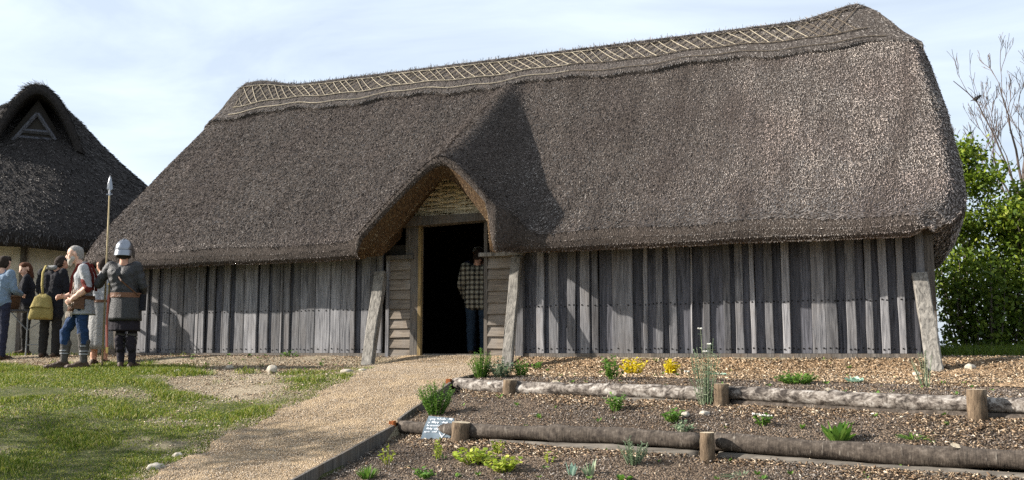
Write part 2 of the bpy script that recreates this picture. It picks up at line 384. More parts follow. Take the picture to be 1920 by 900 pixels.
def sheet(name, ys, xl, xr, nx, zf, mat, label, cat, edge=.03):
    """a ground sheet between two edges, given row by row"""
    T = np.linspace(0, 1, nx); P = np.zeros((nx, len(ys), 3))
    for j, y in enumerate(ys):
        x = xl(y) + (xr(y) - xl(y)) * T; yy = np.full(nx, y)
        z = zf(x, yy); P[:, j] = np.stack([x, yy, z], 1)
    P[..., 2] += .012 * vnoise(P[..., 0], P[..., 1], 9, 5) + .006 * vnoise(P[..., 0], P[..., 1], 30, 6)
    if edge: P[0, :, 2] -= edge
    o = np_mesh(name, P.reshape(-1, 3), grid_faces(nx, len(ys)), mat, smooth=True)
    return tag(o, label, cat, kind='structure')
sheet('gravel_path', np.arange(-9.4, .01, .06), path_l, path_r, 50, lambda x, y: terr(x, y) + .02, M['path'], 'sandy gravel path climbing to the doorway', 'path', .06)
def strip(name, xs, y0, y1, ny, zf, mat, label, cat):
    P = np.zeros((len(xs), ny, 3)); T = np.linspace(0, 1, ny)
    for i, x in enumerate(xs):
        y = y0(x) + (y1(x) - y0(x)) * T; P[i, :, 0] = x; P[i, :, 1] = y; P[i, :, 2] = zf(np.full(ny, x), y)
    P[..., 2] += .020 * vnoise(P[..., 0], P[..., 1], 5, 5) + .012 * vnoise(P[..., 0], P[..., 1], 26, 6)
    o = np_mesh(name, P.reshape(-1, 3), grid_faces(len(xs), ny)[:, ::-1], mat, smooth=True)
    return tag(o, label, cat, kind='structure')
def ymul(x): return np.interp(x, XB, MUL[0])
def ylog(A, B): return lambda x: line(A, B, x)[0]
strip('mulch_strip', np.arange(1.06, 12, .07), lambda x: (.03 if x < 6.12 else 4.0), lambda x: ymul(x) - .05, 46, lambda x, y: surf(x, np.maximum(y, ymul(x) + .001)) + .006, M['mulch'], 'strip of tan wood chip mulch along the plank wall', 'mulch')
strip('soil_bed', np.arange(1.24, 9.4, .07), ymul, ylog(L1A, L1B), 30, lambda x, y: surf(np.maximum(x, bed_left(y)), np.clip(y, ylog(L1A, L1B)(x) + .001, ymul(x) - .001)), M['soil'], 'dark narrow soil bed behind the white birch log', 'soil bed')
strip('soil_bed', np.arange(1.40, 9.4, .07), ylog(L1A, L1B), ylog(L2A, L2B), 34, lambda x, y: surf(np.maximum(x, bed_left(y) + .005), np.clip(y, ylog(L2A, L2B)(x) + .001, ylog(L1A, L1B)(x) - .001)), M['soil'], 'soil bed between the white birch log and the brown log', 'soil bed')
strip('soil_bed', np.arange(1.56, 9.4, .07), ylog(L2A, L2B), lambda x: -8.4, 60, lambda x, y: surf(np.maximum(x, bed_left(y) + .005), np.minimum(y, ylog(L2A, L2B)(x) - .001)), M['soil'], 'soil bed in front of the brown log, lowest of the terraces', 'soil bed')

# ------------------------------------------------------------------ loose stuff on the ground
def rot_mats(n, tilt):
    """random spin about z after a random tilt"""
    a = RNG.uniform(0, 2 * np.pi, n); b = RNG.uniform(0, 2 * np.pi, n); t = np.abs(RNG.normal(0, tilt, n))
    ax = np.stack([np.cos(b), np.sin(b), np.zeros(n)], 1); c, s = np.cos(t), np.sin(t); K = np.zeros((n, 3, 3))
    K[:, 0, 1] = -ax[:, 2]; K[:, 0, 2] = ax[:, 1]; K[:, 1, 0] = ax[:, 2]; K[:, 1, 2] = -ax[:, 0]; K[:, 2, 0] = -ax[:, 1]; K[:, 2, 1] = ax[:, 0]
    R = np.eye(3)[None] + s[:, None, None] * K + (1 - c)[:, None, None] * (K @ K)
    Zr = np.zeros((n, 3, 3)); Zr[:, 0, 0] = np.cos(a); Zr[:, 0, 1] = -np.sin(a); Zr[:, 1, 0] = np.sin(a); Zr[:, 1, 1] = np.cos(a); Zr[:, 2, 2] = 1
    return R @ Zr
def scatter(name, P, tv, tf, S, tilt, mat, label, cat, jit=.25, parent=None):
    tv = np.array(tv, float); tf = np.array(tf); n = len(P); k = len(tv)
    V = tv[None] * S[:, None, :] * (1 + RNG.uniform(-jit, jit, (n, k, 3)))
    V = np.einsum('nij,nkj->nki', rot_mats(n, tilt), V) + P[:, None, :]
    F = (tf[None] + (np.arange(n) * k)[:, None, None]).reshape(-1, tf.shape[1])
    o = np_mesh(name, V.reshape(-1, 3), F, mat, parent)
    return tag(o, label, cat, kind='stuff')
OCT = ([(1, 0, 0), (-1, 0, 0), (0, 1, 0), (0, -1, 0), (0, 0, 1), (0, 0, -1)], [(0, 2, 4), (2, 1, 4), (1, 3, 4), (3, 0, 4), (2, 0, 5), (1, 2, 5), (3, 1, 5), (0, 3, 5)])
CHIP = ([(-1, -.45, 0), (1, -.5, .2), (1, .5, 0), (-1, .45, .25), (0, 0, -.5)], [(0, 1, 2), (0, 2, 3), (1, 0, 4), (3, 2, 4), (2, 1, 4), (0, 3, 4)])
def pts(n, x0, x1, y0, y1, keep, zf, near=True):
    x = RNG.uniform(x0, x1, n); y = RNG.uniform(y0, y1, n)
    k = keep(x, y) > RNG.uniform(0, 1, n); x, y = x[k], y[k]
    return np.stack([x, y, zf(x, y)], 1)
def sizes(n, a, b, f): 
    s = RNG.uniform(a, b, n) ** 1.0; return s[:, None] * np.array(f)[None] * RNG.uniform(.75, 1.3, (n, 3))
P = pts(120000, -.9, 1.9, -7.0, .0, lambda x, y: ((x > path_l(y) - .12 + .1 * RNG.normal(size=len(x))) & (x < path_r(y) - .01)) * 1.0, lambda x, y: terr(x, y) + .022)
scatter('path_gravel', P, *OCT, sizes(len(P), .0025, .0085, (1, .8, .55)), .5, M['pebble'], 'small tan stones and chippings loose on the path', 'gravel')
P = pts(42000, 1.0, 11.5, -3.4, 1.0, lambda x, y: ((y > ymul(x) - .08) & ((y < -.03) | (x > 6.3))) * np.where(x < 7.2, 1, .5), lambda x, y: surf(x, np.maximum(y, ymul(x) + .002)) + .014)
scatter('wood_chips', P, *CHIP, sizes(len(P), .010, .026, (1, .8, .35)), .45, M['chips'], 'pale tan wood chips spread along the plank wall', 'wood chips')
def bedchips(x, y):
    y1, y2 = ylog(L1A, L1B)(x), ylog(L2A, L2B)(x)
    d1 = y1 - y; d2 = y2 - y; n = vnoise(x, y, 2.2, 21) * .22
    k = np.where((d1 > 0) & (y > y2), sstep(.62, .12, d1 + n * 1.4) * 1.2 + .05, 0)
    k = np.where(d2 > 0, sstep(.55, .15, d2 + n) * 1.2 + .04, k)
    k = np.where((y > y1), .10, k)
    k = k + np.where((x > 6) & (y > y2) & (y < y1), .3, 0)
    return k * np.clip(.75 + vnoise(x, y, 4.5, 51) * 1.3, .05, 1.3) * (x > bed_left(y) + .03)
P = pts(90000, 1.2, 8.0, -7.0, -1.9, bedchips, lambda x, y: surf(x, y) + .014)
scatter('wood_chips', P, *CHIP, sizes(len(P), .008, .024, (1, .6, .3)), .5, M['chips_dark'], 'brown wood chips scattered over the soil beds below the logs', 'wood chips')
P = pts(90000, 1.2, 8.0, -7.0, -1.8, lambda x, y: (x > bed_left(y) + .03) * (y < ymul(x)) * np.clip(.55 + vnoise(x, y, 3.5, 52), .12, 1), lambda x, y: surf(x, y) + .008)
scatter('soil_clods', P, *OCT, sizes(len(P), .003, .011, (1, .9, .7)), .6, M['clod'], 'dark crumbs of soil on the terraced beds', 'soil')
P = pts(70000, -7.5, .3, -7, -.05, lambda x, y: np.clip(bare(x, y), 0, 1) * (x < path_l(y)) * np.where(y > -1.9, 1, .35), lambda x, y: terr(x, y) + .008)
scatter('earth_litter', P, *CHIP, sizes(len(P), .006, .018, (1, .7, .4)), .5, M['chips_dark'], 'brown bark litter and small stones on the bare earth by the wall', 'litter')
P = pts(9000, -3.5, .2, -4.6, -1.6, lambda x, y: np.clip(bare(x, y), 0, 1) * (x < path_l(y)) * .6, lambda x, y: terr(x, y) + .008)
scatter('chalk_bits', P, *OCT, sizes(len(P), .004, .016, (1, .8, .55)), .5, M['pebble'], 'chalky crumbs and pebbles on the bare patch in the grass', 'gravel')
# grass blades
def grassy(x, y):
    b = bare(x, y); n = vnoise(x, y, 5, 31)
    return np.clip(1.08 - b * 1.3 + n * .55, 0, 1) * (x < path_l(y) + .02)
P = np.concatenate([pts(270000, -8.5, .5, -7.2, -1.2, grassy, terr), pts(30000, -13, -4.5, -3, 3.0, lambda x, y: grassy(x, y) * ((y < -.2) | (x < -6.2)), terr)])
n = len(P); tall = sstep(.05, .6, vnoise(P[:, 0] * .7, P[:, 1] * 1.4, 4.5, 33)) * 1.1 + .42 + 1.0 * sstep(-2.75, -2.2, P[:, 1]) * sstep(-1.2, -1.9, P[:, 0]) + .8 * sstep(.28, .05, path_l(P[:, 1]) - P[:, 0]) * RNG.uniform(0, 1, n) + 1.0 * np.exp(-((P[:, 0] + 1.95) ** 2 / .18 + (P[:, 1] + 2.1) ** 2 / .06))
h = RNG.uniform(.018, .045, n) * tall; a = RNG.uniform(0, 6.283, n); w = RNG.uniform(.0025, .0055, n)
lean = RNG.normal(0, .6, (n, 2)) * h[:, None]
dx = np.stack([np.cos(a) * w, np.sin(a) * w, np.zeros(n)], 1)
tip = P + np.concatenate([lean, h[:, None]], 1); mid = P + np.concatenate([lean * .35, h[:, None] * .6], 1)
V = np.stack([P - dx - [0, 0, .004], P + dx - [0, 0, .004], mid + dx * .8, mid - dx * .8, tip], 1).reshape(-1, 3)
i = np.arange(n) * 5
F = np.concatenate([np.stack([i, i + 1, i + 2], 1), np.stack([i, i + 2, i + 3], 1), np.stack([i + 3, i + 2, i + 4], 1)])
tag(np_mesh('grass', V, F, M['grass']), 'short green grass worn thin beside the path', 'grass', kind='stuff')
# ------------------------------------------------------------------ the thatched hall
hall = tag(empty('thatched_hall', (0, 0, 0)), 'long plank-walled hall under a deep thatched roof with hooded doorway', 'hall')
RY, RZ, SL, EY = 2.6, 5.0, 1.056, -.62
X0 = 6.68
def cx(y): return np.interp(y, [-.8, 2.2], [.21, -.02])
def z_main(y): return RZ - SL * (RY - y) - .10 * np.sin(np.clip((y - EY) / (RY - EY), 0, 1) * np.pi)
def z_top(x, y):
    zm = z_main(y) + .02 * vnoise(x, y, 1.2, 41) + .012 * vnoise(x, y, 4, 42)
    zr = np.interp(y, [-.9, -.3, .6, 2.15, 3], [2.66, 2.93, 3.50, 4.50, 4.9])
    dx = x - cx(y); k = np.where(dx < 0, .93, 1.15)
    rr = np.interp(y, [-.9, .3, 2.2], [.22, .17, .10]); zd = zr + rr * .05 - k * (np.sqrt(dx * dx + rr ** 2) - rr)
    r = .22; h = np.clip(.5 + .5 * (zd - zm) / r, 0, 1)
    return zm * (1 - h) + zd * h + r * h * (1 - h)
def y_front(x):
    d = x - .1; w = np.where(d < 0, 1.25, 1.0)
    return EY - .26 * sstep(w + .08, w - .06, np.abs(d)) + .02 * np.sin(x * 3.1)
def x_end(s):
    return np.interp(s, [0, .03, .07, .14, .3, .55, .80, .87, .90, .94, .97, 1.0], [6.30, 6.50, 6.60, X0, 6.66, 6.58, 6.42, 6.33, 6.16, 5.92, 5.72, 5.46])
def x_at(c, s):
    return np.where(c < 0, c * (x_end(s) + np.interp(s, [.86, .92, 1.0], [0, .10, .34])), c * x_end(s))
NS = 74; ns_nose = 7; ncol = 330
cs = np.linspace(-1, 1, ncol); cs = np.sign(cs) * (1 - (1 - np.abs(cs)) ** 1.06)
ss = np.linspace(0, 1, NS) ** 1.1
rows = []          # rows from the wall side of the underside, round the nose, up to the ridge
def lift(x, s):    # the ridge turns up a little at its two ends; the corners of the thatch are rounded
    e = np.abs(x) / (x_end(s) + np.where(x < 0, np.interp(s, [.86, .92, 1.0], [0, .10, .34]), 0))
    return .17 * sstep(4.5, 5.6, np.abs(x)) * sstep(.90, 1, s) - .20 * sstep(.955, 1.0, e) ** 2 * (1 - sstep(.8, .95, s)) 
xn = cs * x_end(0.0); yf = y_front(xn); zt = z_top(xn, yf) + lift(xn, 0)
thick = np.interp(np.abs(xn - .12), [0, .75, .95, 1.15], [.27, .42, .42, .24]) + .02 * vnoise(xn, xn * 0, 3, 44)
zb = zt - thick
flat = np.abs(xn - .05) > .80
zb = np.where(flat, np.minimum(zb, 1.37 + .015 * vnoise(xn, xn * 0, 2, 45) + .22 * sstep(.965, 1, np.abs(cs)) ** 2), zb)
zb = np.maximum(zb, 1.36 + .12 * sstep(.955, 1, np.abs(cs)))
hw = sstep(np.where(xn < .1, 1.12, .92), np.where(xn < .1, .98, .78), np.abs(xn - np.where(xn < .1, -.02, .08)))       # under the hood the lip is thin and the soffit deep
z3 = zb + (zt - .13 - zb) * hw
for a_, (dy, f) in enumerate([(.75, .30), (.42, .10), (.20, 0.0), (.05, .0), (.012, .25), (.0, .60), (.012, .88)]):
    # dy: distance behind the front edge, f: fraction of the way up the front face
    if a_ < 3: z = zb + (f * 1.0 + 0 * dy)
    else: z = z3 + (zt - z3) * f
    rows.append(np.stack([xn, yf + dy, z], 1))
for s in ss:
    x = x_at(cs, s); y = yf + .03 + (RY - yf - .03) * s
    rows.append(np.stack([x, y, z_top(x, y) + lift(x, s)], 1))
R_ = np.array(rows)                                  # (rows, cols, 3)
nr = len(R_); V = R_.reshape(-1, 3)
i = np.arange((nr - 1) * (ncol - 1)); a_ = (i // (ncol - 1)) * ncol + i % (ncol - 1)
F = np.stack([a_, a_ + 1, a_ + ncol + 1, a_ + ncol], 1); mi = np.where(i // (ncol - 1) < 3, 1, 0)
# back slope: the mirror image without the hooded doorway
B = []
zbm = z_main(EY) - .24
for dy, f in [(.75, .3), (.13, 0), (.012, .25), (.012, .88)]:
    B.append(np.stack([xn, np.full(ncol, 2 * RY - EY - dy), np.full(ncol, zbm + (.24 * f))], 1))
for s in ss[::3]:
    x = x_at(cs, s); y = EY + (RY - EY) * s; B.append(np.stack([x, np.full(ncol, 2 * RY - y), z_main(np.full(ncol, y)) + lift(x, s)], 1))
B = np.array(B); nb = len(B); b0 = len(V)
i = np.arange((nb - 1) * (ncol - 1)); a2 = (i // (ncol - 1)) * ncol + i % (ncol - 1) + b0
V = np.concatenate([V, B.reshape(-1, 3)]); F = np.concatenate([F, np.stack([a2, a2 + ncol, a2 + ncol + 1, a2 + 1], 1)]); mi = np.concatenate([mi, np.zeros(len(a2), int)])
# gable ends of the thatch: strips between the front and the back verge
fr = list(range(4, nr)); ends = []
for side, c0 in ((-1, 0), (1, ncol - 1)):
    base = len(V); E_ = []
    idx = [ns_nose + 3 * k for k in range(len(ss[::3]))]
    for k, ri in enumerate(idx):
        p, q = R_[ri, c0], B[4 + k, c0]
        for m in range(9):
            t = m / 8; w = p * (1 - t) + q * t; w = w.copy(); w[0] += side * .07 * math.sin(math.pi * t) * (1 - k / len(idx)); E_.append(w)
    E_ = np.array(E_); ends.append((side, E_.reshape(len(idx), 9, 3))); V = np.concatenate([V, E_]); n9 = 9
    Fs = []
    for k in range(len(idx) - 1):
        for m in range(8):
            q4 = (base + k * n9 + m, base + k * n9 + m + 1, base + (k + 1) * n9 + m + 1, base + (k + 1) * n9 + m)
            Fs.append(q4 if side > 0 else q4[::-1])
    F = np.concatenate([F, np.array(Fs)]); mi = np.concatenate([mi, np.zeros(len(Fs), int)])
roof = np_mesh('thatch_roof', V, F, [M['thatch'], M['thatch_under']], hall, smooth=True, mi=mi)

def bristles(name, G, n, L, W, out, mat, parent, wob=.35, weight=None, down=True):
    """short reed ends standing out of a grid G (rows, cols, 3), pointing down the rows"""
    a, b, c, d = G[:-1, :-1], G[:-1, 1:], G[1:, 1:], G[1:, :-1]
    ar = np.linalg.norm(np.cross(b - a, d - a), axis=-1)
    if weight is not None: ar = ar * weight
    pr = (ar / ar.sum()).ravel(); k = RNG.choice(len(pr), n, p=pr); r_, c_ = k // ar.shape[1], k % ar.shape[1]
    u, v = RNG.uniform(0, 1, (n, 1)), RNG.uniform(0, 1, (n, 1))
    A, Bq, Cq, D = a[r_, c_], b[r_, c_], c[r_, c_], d[r_, c_]
    P = (A * (1 - u) + Bq * u) * (1 - v) + (D * (1 - u) + Cq * u) * v
    dn = (A - D) + 1e-9; dn /= np.linalg.norm(dn, axis=1, keepdims=True)
    sd = Bq - A; nn = np.cross(sd, D - A); nn /= np.linalg.norm(nn, axis=1, keepdims=True) + 1e-9
    sd = np.cross(dn, nn)
    l = RNG.uniform(*L, (n, 1)); w = RNG.uniform(*W, (n, 1))
    dr = dn + nn * RNG.uniform(*out, (n, 1)) + sd * RNG.normal(0, wob, (n, 1)); dr /= np.linalg.norm(dr, axis=1, keepdims=True)
    tw = RNG.uniform(-1, 1, (n, 1)); sx = sd * np.cos(tw) + nn * np.sin(tw)
    P0 = P - nn * .006
    V = np.stack([P0 - sx * w, P0 + sx * w, P0 + dr * l + sx * w * .7, P0 + dr * l - sx * w * .7], 1).reshape(-1, 3)
    i = np.arange(n) * 4
    o = np_mesh(name, V, np.stack([i, i + 1, i + 2, i + 3], 1), mat, parent)
    o['kind'] = 'stuff'; return o
bristles('reed_nose', R_[ns_nose - 4:ns_nose + 2], 60000, (.012, .030), (.0028, .0055), (.05, .40), M['reed'], roof, .5)
bristles('reed_ends', R_[ns_nose:], 340000, (.028, .080), (.0022, .0048), (.06, .34), M['reed'], roof, .26)
bristles('cut_reeds', R_[1:4], 26000, (.010, .030), (.003, .006), (.05, .5), M['reed_cut'], roof, .5)
for side, G_ in ends: bristles('reed_ends', G_[:, ::side], 14000, (.022, .06), (.003, .0065), (.10, .5), M['reed'], roof, .45)
# ridge cap: a saddle of thatch over the ridge, pinned with split hazel rods
nr2 = 15; ncc = 240; cc = np.linspace(-1, 1, ncc); cap = []
def cap_pt(x, t, off=.075):
    """t from 0 at the lower front edge to 1 at the ridge"""
    t = np.asarray(t, float); s0 = .855 + .012 * np.sin(x * 2.4) + .006 * np.sin(x * 7); s = s0 + (1.0 - s0) * t
    y = EY + (RY - EY) * s; z = z_main(y) + lift(x, s); e = off * (1 - .55 * sstep(5.2, 6.2, np.abs(x))) * (.75 + .4 * np.sin(np.pi * np.clip(t, 0, 1) * .5))
    return np.stack(np.broadcast_arrays(x, y - e * .72 * (1 - t * .9), z + e * .7 + .06 * t ** 3), -1)
for j, t in enumerate(np.linspace(0, 1, nr2)):
    s = .86 + .14 * t; cap.append(cap_pt(x_at(cc, s) * 1.002, t))
cap.insert(0, cap[0] + np.array([0, .05, -.085]))
back = [np.stack([c_[:, 0], 2 * RY - c_[:, 1], c_[:, 2]], 1) for c_ in cap[::-1]]
C_ = np.array(cap + back[1:]); nrc = len(C_)
i = np.arange((nrc - 1) * (ncc - 1)); a_ = (i // (ncc - 1)) * ncc + i % (ncc - 1)
ridge = np_mesh('ridge_cap', C_.reshape(-1, 3), np.stack([a_, a_ + 1, a_ + ncc + 1, a_ + ncc], 1), M['thatch_ridge'], hall, smooth=True)
bristles('reed_ends', C_[1:len(cap)], 26000, (.03, .09), (.003, .006), (.03, .22), M['reed_ridge'], ridge, .25)
bristles('ridge_tufts', C_[len(cap) - 3:len(cap) + 2], 5200, (.03, .085), (.003, .006), (.5, 1.8), M['reed_ridge'], ridge, .8)
def rod(p, r, mat, name='hazel_rod'):
    p = [Vector(q) + Vector((0, -.006, .006)) for q in p]; return MB().tube(p, r, 4, cap=True).build(name, mat, ridge)
for t, m_, brk in ((.12, 'hazel_sunlit', .9), (.40, 'hazel_shaded', 0), (.86, 'hazel_shaded', 0)):
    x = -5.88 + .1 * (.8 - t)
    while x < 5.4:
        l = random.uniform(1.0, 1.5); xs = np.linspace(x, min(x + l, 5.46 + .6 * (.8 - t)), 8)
        rod(cap_pt(xs, t + .008 * np.sin(xs * 5), .09), .008, M['hazel_sunlit' if (x < 0.4) else 'hazel_shaded']); x += l - .06
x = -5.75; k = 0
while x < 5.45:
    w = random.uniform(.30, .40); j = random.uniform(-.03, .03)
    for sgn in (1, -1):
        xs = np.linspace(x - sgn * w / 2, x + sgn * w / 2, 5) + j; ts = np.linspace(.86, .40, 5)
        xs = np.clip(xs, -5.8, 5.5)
        rod(cap_pt(xs, ts, .094 if sgn > 0 else .088), .0058 if sgn > 0 else .0058, M['hazel_sunlit' if (sgn > 0 and x < 4.6) else ('hazel_half_shaded' if x < 4.6 else 'hazel_shaded')])  # sun painted by slant: one diagonal paler, the crossing one darker
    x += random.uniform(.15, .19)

# plank walls: every plank its own piece, alternately proud and set back
XR = [1.108,1.167,1.285,1.402,1.472,1.611,1.726,1.851,1.908,2.054,2.088,2.177,2.244,2.366,2.65,2.779,2.844,2.95,3.046,3.13,3.235,3.401,3.432,3.484,3.566,3.658,3.83,3.921,3.971,4.081,4.16,4.229,4.337,4.444,4.54,4.646,4.77,4.893,5.062,5.201,5.293,5.412,5.512,5.602,5.683,5.79,5.878,5.966,6.019,6.106,6.184]
XL = [-6.18,-6.06,-5.96,-5.86,-5.762,-5.537,-5.462,-5.321,-5.221,-5.082,-4.929,-4.802,-4.569,-4.498,-4.374,-4.303,-4.18,-4.128,-4.041,-4.006,-3.885,-3.782,-3.611,-3.358,-3.307,-3.141,-3.075,-2.926,-2.877,-2.747,-2.708,-2.568,-2.44,-2.296,-2.028,-1.841,-1.671,-1.595,-1.488,-1.336,-1.246,-1.126]
PROUD_R = {2: 1, 4: 1, 6: 1, 8: 1, 10: 1, 13: 1, 15: 1, 17: 1, 19: 1, 21: 1, 24: 1, 26: 1, 28: 1, 30: 1, 32: 1, 34: 1, 37: 1, 38: 1, 40: 1, 42: 1, 44: 1, 46: 1}
nails = MB()
def plank(x0, x1, proud, z1=1.62):
    w = x1 - x0; y = -.055 if proud else -.012
    y += random.uniform(-.008, .008); g = .004
    if not proud: x0 -= .012; x1 += .012
    mb = MB(); lean = random.uniform(-.008, .008); tw = random.uniform(-.006, .006)
    zs = [0.03, .35, .7, 1.05, z1]; L_, R2 = [], []
    rings = []
    for z in zs:
        e0, e1 = random.uniform(-.005, .005), random.uniform(-.005, .005); dx = lean * z
        ch = .006
        rings.append([(x0 + g + dx + e0, y + .03, z), (x0 + g + dx + e0, y + ch + tw, z), (x0 + g + ch + dx + e0, y + tw, z), (x1 - g - ch + dx + e1, y - tw, z), (x1 - g + dx + e1, y + ch - tw, z), (x1 - g + dx + e1, y + .03, z)])
    mb.loft(rings, cap=True)
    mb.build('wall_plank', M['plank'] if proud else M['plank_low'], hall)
    if w > .05:
        for z in (.67, .085):
            for fx in ((.25, .75) if w > .09 else (.5,)):
                xx = x0 + w * fx + random.uniform(-.008, .008); zz = z + random.uniform(-.012, .012); r = .007
                nails.add([(xx - r, y - .007, zz - r), (xx + r, y - .007, zz - r), (xx + r, y - .007, zz + r), (xx - r, y - .007, zz + r), (xx - r*1.3, y + .001, zz - r*1.3), (xx + r*1.3, y + .001, zz - r*1.3), (xx + r*1.3, y + .001, zz + r*1.3), (xx - r*1.3, y + .001, zz + r*1.3)], [(0, 1, 2, 3), (4, 5, 1, 0), (5, 6, 2, 1), (6, 7, 3, 2), (7, 4, 0, 3)])
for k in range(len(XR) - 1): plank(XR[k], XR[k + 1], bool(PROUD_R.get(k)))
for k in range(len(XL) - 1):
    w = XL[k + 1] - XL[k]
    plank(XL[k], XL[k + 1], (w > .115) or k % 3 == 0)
tag(nails.build('nail_heads', M['nail'], hall), kind='stuff')
MB().box((-6.2, -.06, -.12), (-1.06, .08, .028)).build('sill_beam', M['beam'], hall)
MB().box((1.1, -.06, -.12), (6.2, .08, .028)).build('sill_beam', M['beam'], hall)
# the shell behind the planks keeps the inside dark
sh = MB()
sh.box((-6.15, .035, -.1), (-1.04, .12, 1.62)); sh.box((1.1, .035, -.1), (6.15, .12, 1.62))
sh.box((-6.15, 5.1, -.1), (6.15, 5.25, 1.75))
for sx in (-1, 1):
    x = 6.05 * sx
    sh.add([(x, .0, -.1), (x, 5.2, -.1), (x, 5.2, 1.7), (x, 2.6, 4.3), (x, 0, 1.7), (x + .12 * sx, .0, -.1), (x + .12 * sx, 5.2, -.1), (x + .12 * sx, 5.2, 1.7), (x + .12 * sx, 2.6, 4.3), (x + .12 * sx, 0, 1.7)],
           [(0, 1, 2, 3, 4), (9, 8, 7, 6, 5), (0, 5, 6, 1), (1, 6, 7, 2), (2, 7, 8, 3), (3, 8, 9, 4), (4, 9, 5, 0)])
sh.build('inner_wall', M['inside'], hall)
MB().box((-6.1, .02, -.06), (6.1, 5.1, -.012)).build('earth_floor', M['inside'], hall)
# end wall planks, seen edge-on past the corner
MB().box((6.19, -.05, -.1), (6.30, .07, 1.60), jit=.004).build('corner_post', M['beam'], hall)
MB().box((-6.32, -.05, -.1), (-6.19, .07, 1.60), jit=.004).build('corner_post', M['beam'], hall)
# doorway
bm_ = lambda a, b, n, m, j=.003: MB().box(a, b, jit=j).build(n, M[m], hall)
bm_((-.66, -.07, -.05), (-.535, .10, 1.88), 'door_post', 'beam')
bm_((.505, -.07, -.05), (.56, .10, 1.90), 'door_post', 'beam')
bm_((-.533, -.075, -.02), (-.485, -.02, 1.86), 'door_jamb', 'jamb')
bm_((-.485, .02, -.04), (.505, .16, .02), 'threshold', 'beam')
lt = MB(); lt.add([(-.80, -.16, 1.85), (.62, -.16, 1.885), (.62, .06, 1.885), (-.80, .06, 1.85), (-.80, -.16, 1.995), (.62, -.16, 1.99), (.62, .06, 1.99), (-.80, .06, 1.995)], [(0, 3, 2, 1), (4, 5, 6, 7), (0, 1, 5, 4), (1, 2, 6, 5), (2, 3, 7, 6), (3, 0, 4, 7)])
lt.build('lintel', M['beam'], hall)
bm_((-.745, -.06, 1.44), (-.665, .05, 1.86), 'door_post', 'beam')
bm_((-1.04, -.11, 1.385), (-.60, .07, 1.445), 'rail', 'beam')
bm_((.45, -.13, 1.375), (1.12, .07, 1.425), 'rail', 'brace')
bm_((-1.055, -.08, -.12), (-1.005, .06, 1.385), 'corner_post', 'plank')
bm_((.985, -.09, -.12), (1.10, .06, 1.375), 'corner_post', 'plank')
def boards(x0, x1, n, z0, z1):
    h = (z1 - z0) / n
    for k in range(n):
        za, zc = z0 + k * h + random.uniform(-.006, .006), z0 + (k + 1) * h + .012; s0, s1 = random.uniform(-.006, .006), random.uniform(-.006, .006)
        V = [(x0, -.072, za + s0), (x1, -.072, za + s1), (x1, -.050, za + s1), (x0, -.050, za + s0), (x0, -.040, zc + s0), (x1, -.040, zc + s1), (x1, -.022, zc + s1), (x0, -.022, zc + s0)]
        MB().add(V, [(0, 3, 2, 1), (4, 5, 6, 7), (0, 1, 5, 4), (1, 2, 6, 5), (2, 3, 7, 6), (3, 0, 4, 7)]).build('weatherboard', M['board'], hall)
boards(-1.003, -.662, 10, -.03, 1.372); boards(.562, .983, 9, -.06, 1.362)
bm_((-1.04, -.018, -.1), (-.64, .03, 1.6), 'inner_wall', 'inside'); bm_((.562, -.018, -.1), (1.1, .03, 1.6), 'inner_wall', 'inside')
# wattle gable over the door: withies woven round upright stakes
stk = [-.33, -.07, .20]
for x in stk: MB().tube([(x, -.055, 1.99), (x + .005, -.05, 2.75 - abs(x) * .9)], .016, 6).build('wattle_stake', M['wattle'], hall)
zz = 2.005; k = 0
while zz < 2.62:
    hw = .56 * (1 - (zz - 1.99) / .70) + .02; xs = np.linspace(-.065 - hw, -.065 + hw, 21)
    ph = 0 if k % 2 else math.pi
    pth = [(x, -.05 + .024 * math.sin((x + .33) / .27 * math.pi + math.pi / 2 + ph) + random.uniform(-.002, .002), zz + .006 * math.sin(x * 9 + k) + random.uniform(-.003, .003)) for x in xs]
    MB().tube(pth, random.uniform(.015, .019), 6, sq=(1.2, .45)).build('withy', M['wattle'], hall); zz += .040; k += 1
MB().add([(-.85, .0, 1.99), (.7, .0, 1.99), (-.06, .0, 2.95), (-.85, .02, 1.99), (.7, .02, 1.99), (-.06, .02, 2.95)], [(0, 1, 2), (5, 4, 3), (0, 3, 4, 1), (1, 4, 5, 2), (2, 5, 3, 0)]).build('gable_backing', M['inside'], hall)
MB().tube([(-.86, -.12, 1.82), (-.07, -.12, 2.66)], .05, 4, sq=(1, .7)).build('barge_rafter', M['beam'], hall)
MB().tube([(.66, -.12, 1.86), (-.03, -.12, 2.66)], .05, 4, sq=(1, .7)).build('barge_rafter', M['beam'], hall)
# raking braces propped against the wall posts
def brace(foot, top, w, d, n='raking_brace', mat='brace'):
    f, t = Vector(foot), Vector(top); ax = (t - f).normalized(); sx = Vector((1, 0, 0)); sx = (sx - ax * sx.dot(ax)).normalized(); ny = ax.cross(sx); rings = []
    for k in range(7):
        p = f.lerp(t, k / 6); j = lambda: random.uniform(-.006, .006); c = .012
        rings.append([p + sx * (a * w / 2 + j()) + ny * (b * d / 2 + j()) for a, b in ((-1, -.85), (-.85, -1), (.85, -1), (1, -.85), (1, .85), (.85, 1), (-.85, 1), (-1, .85))])
    MB().loft(rings, cap=True).build(n, M[mat], hall)
brace((-1.02, -.64, -.24), (-1.14, -.09, 1.20), .17, .10)
brace((1.10, -.66, -.25), (1.03, -.14, 1.34), .14, .08)
brace((6.25, -.74, -.27), (6.13, -.12, .95), .17, .11)
bm_((6.10, -.13, .62), (6.19, -.06, 1.55), 'wall_post', 'plank')
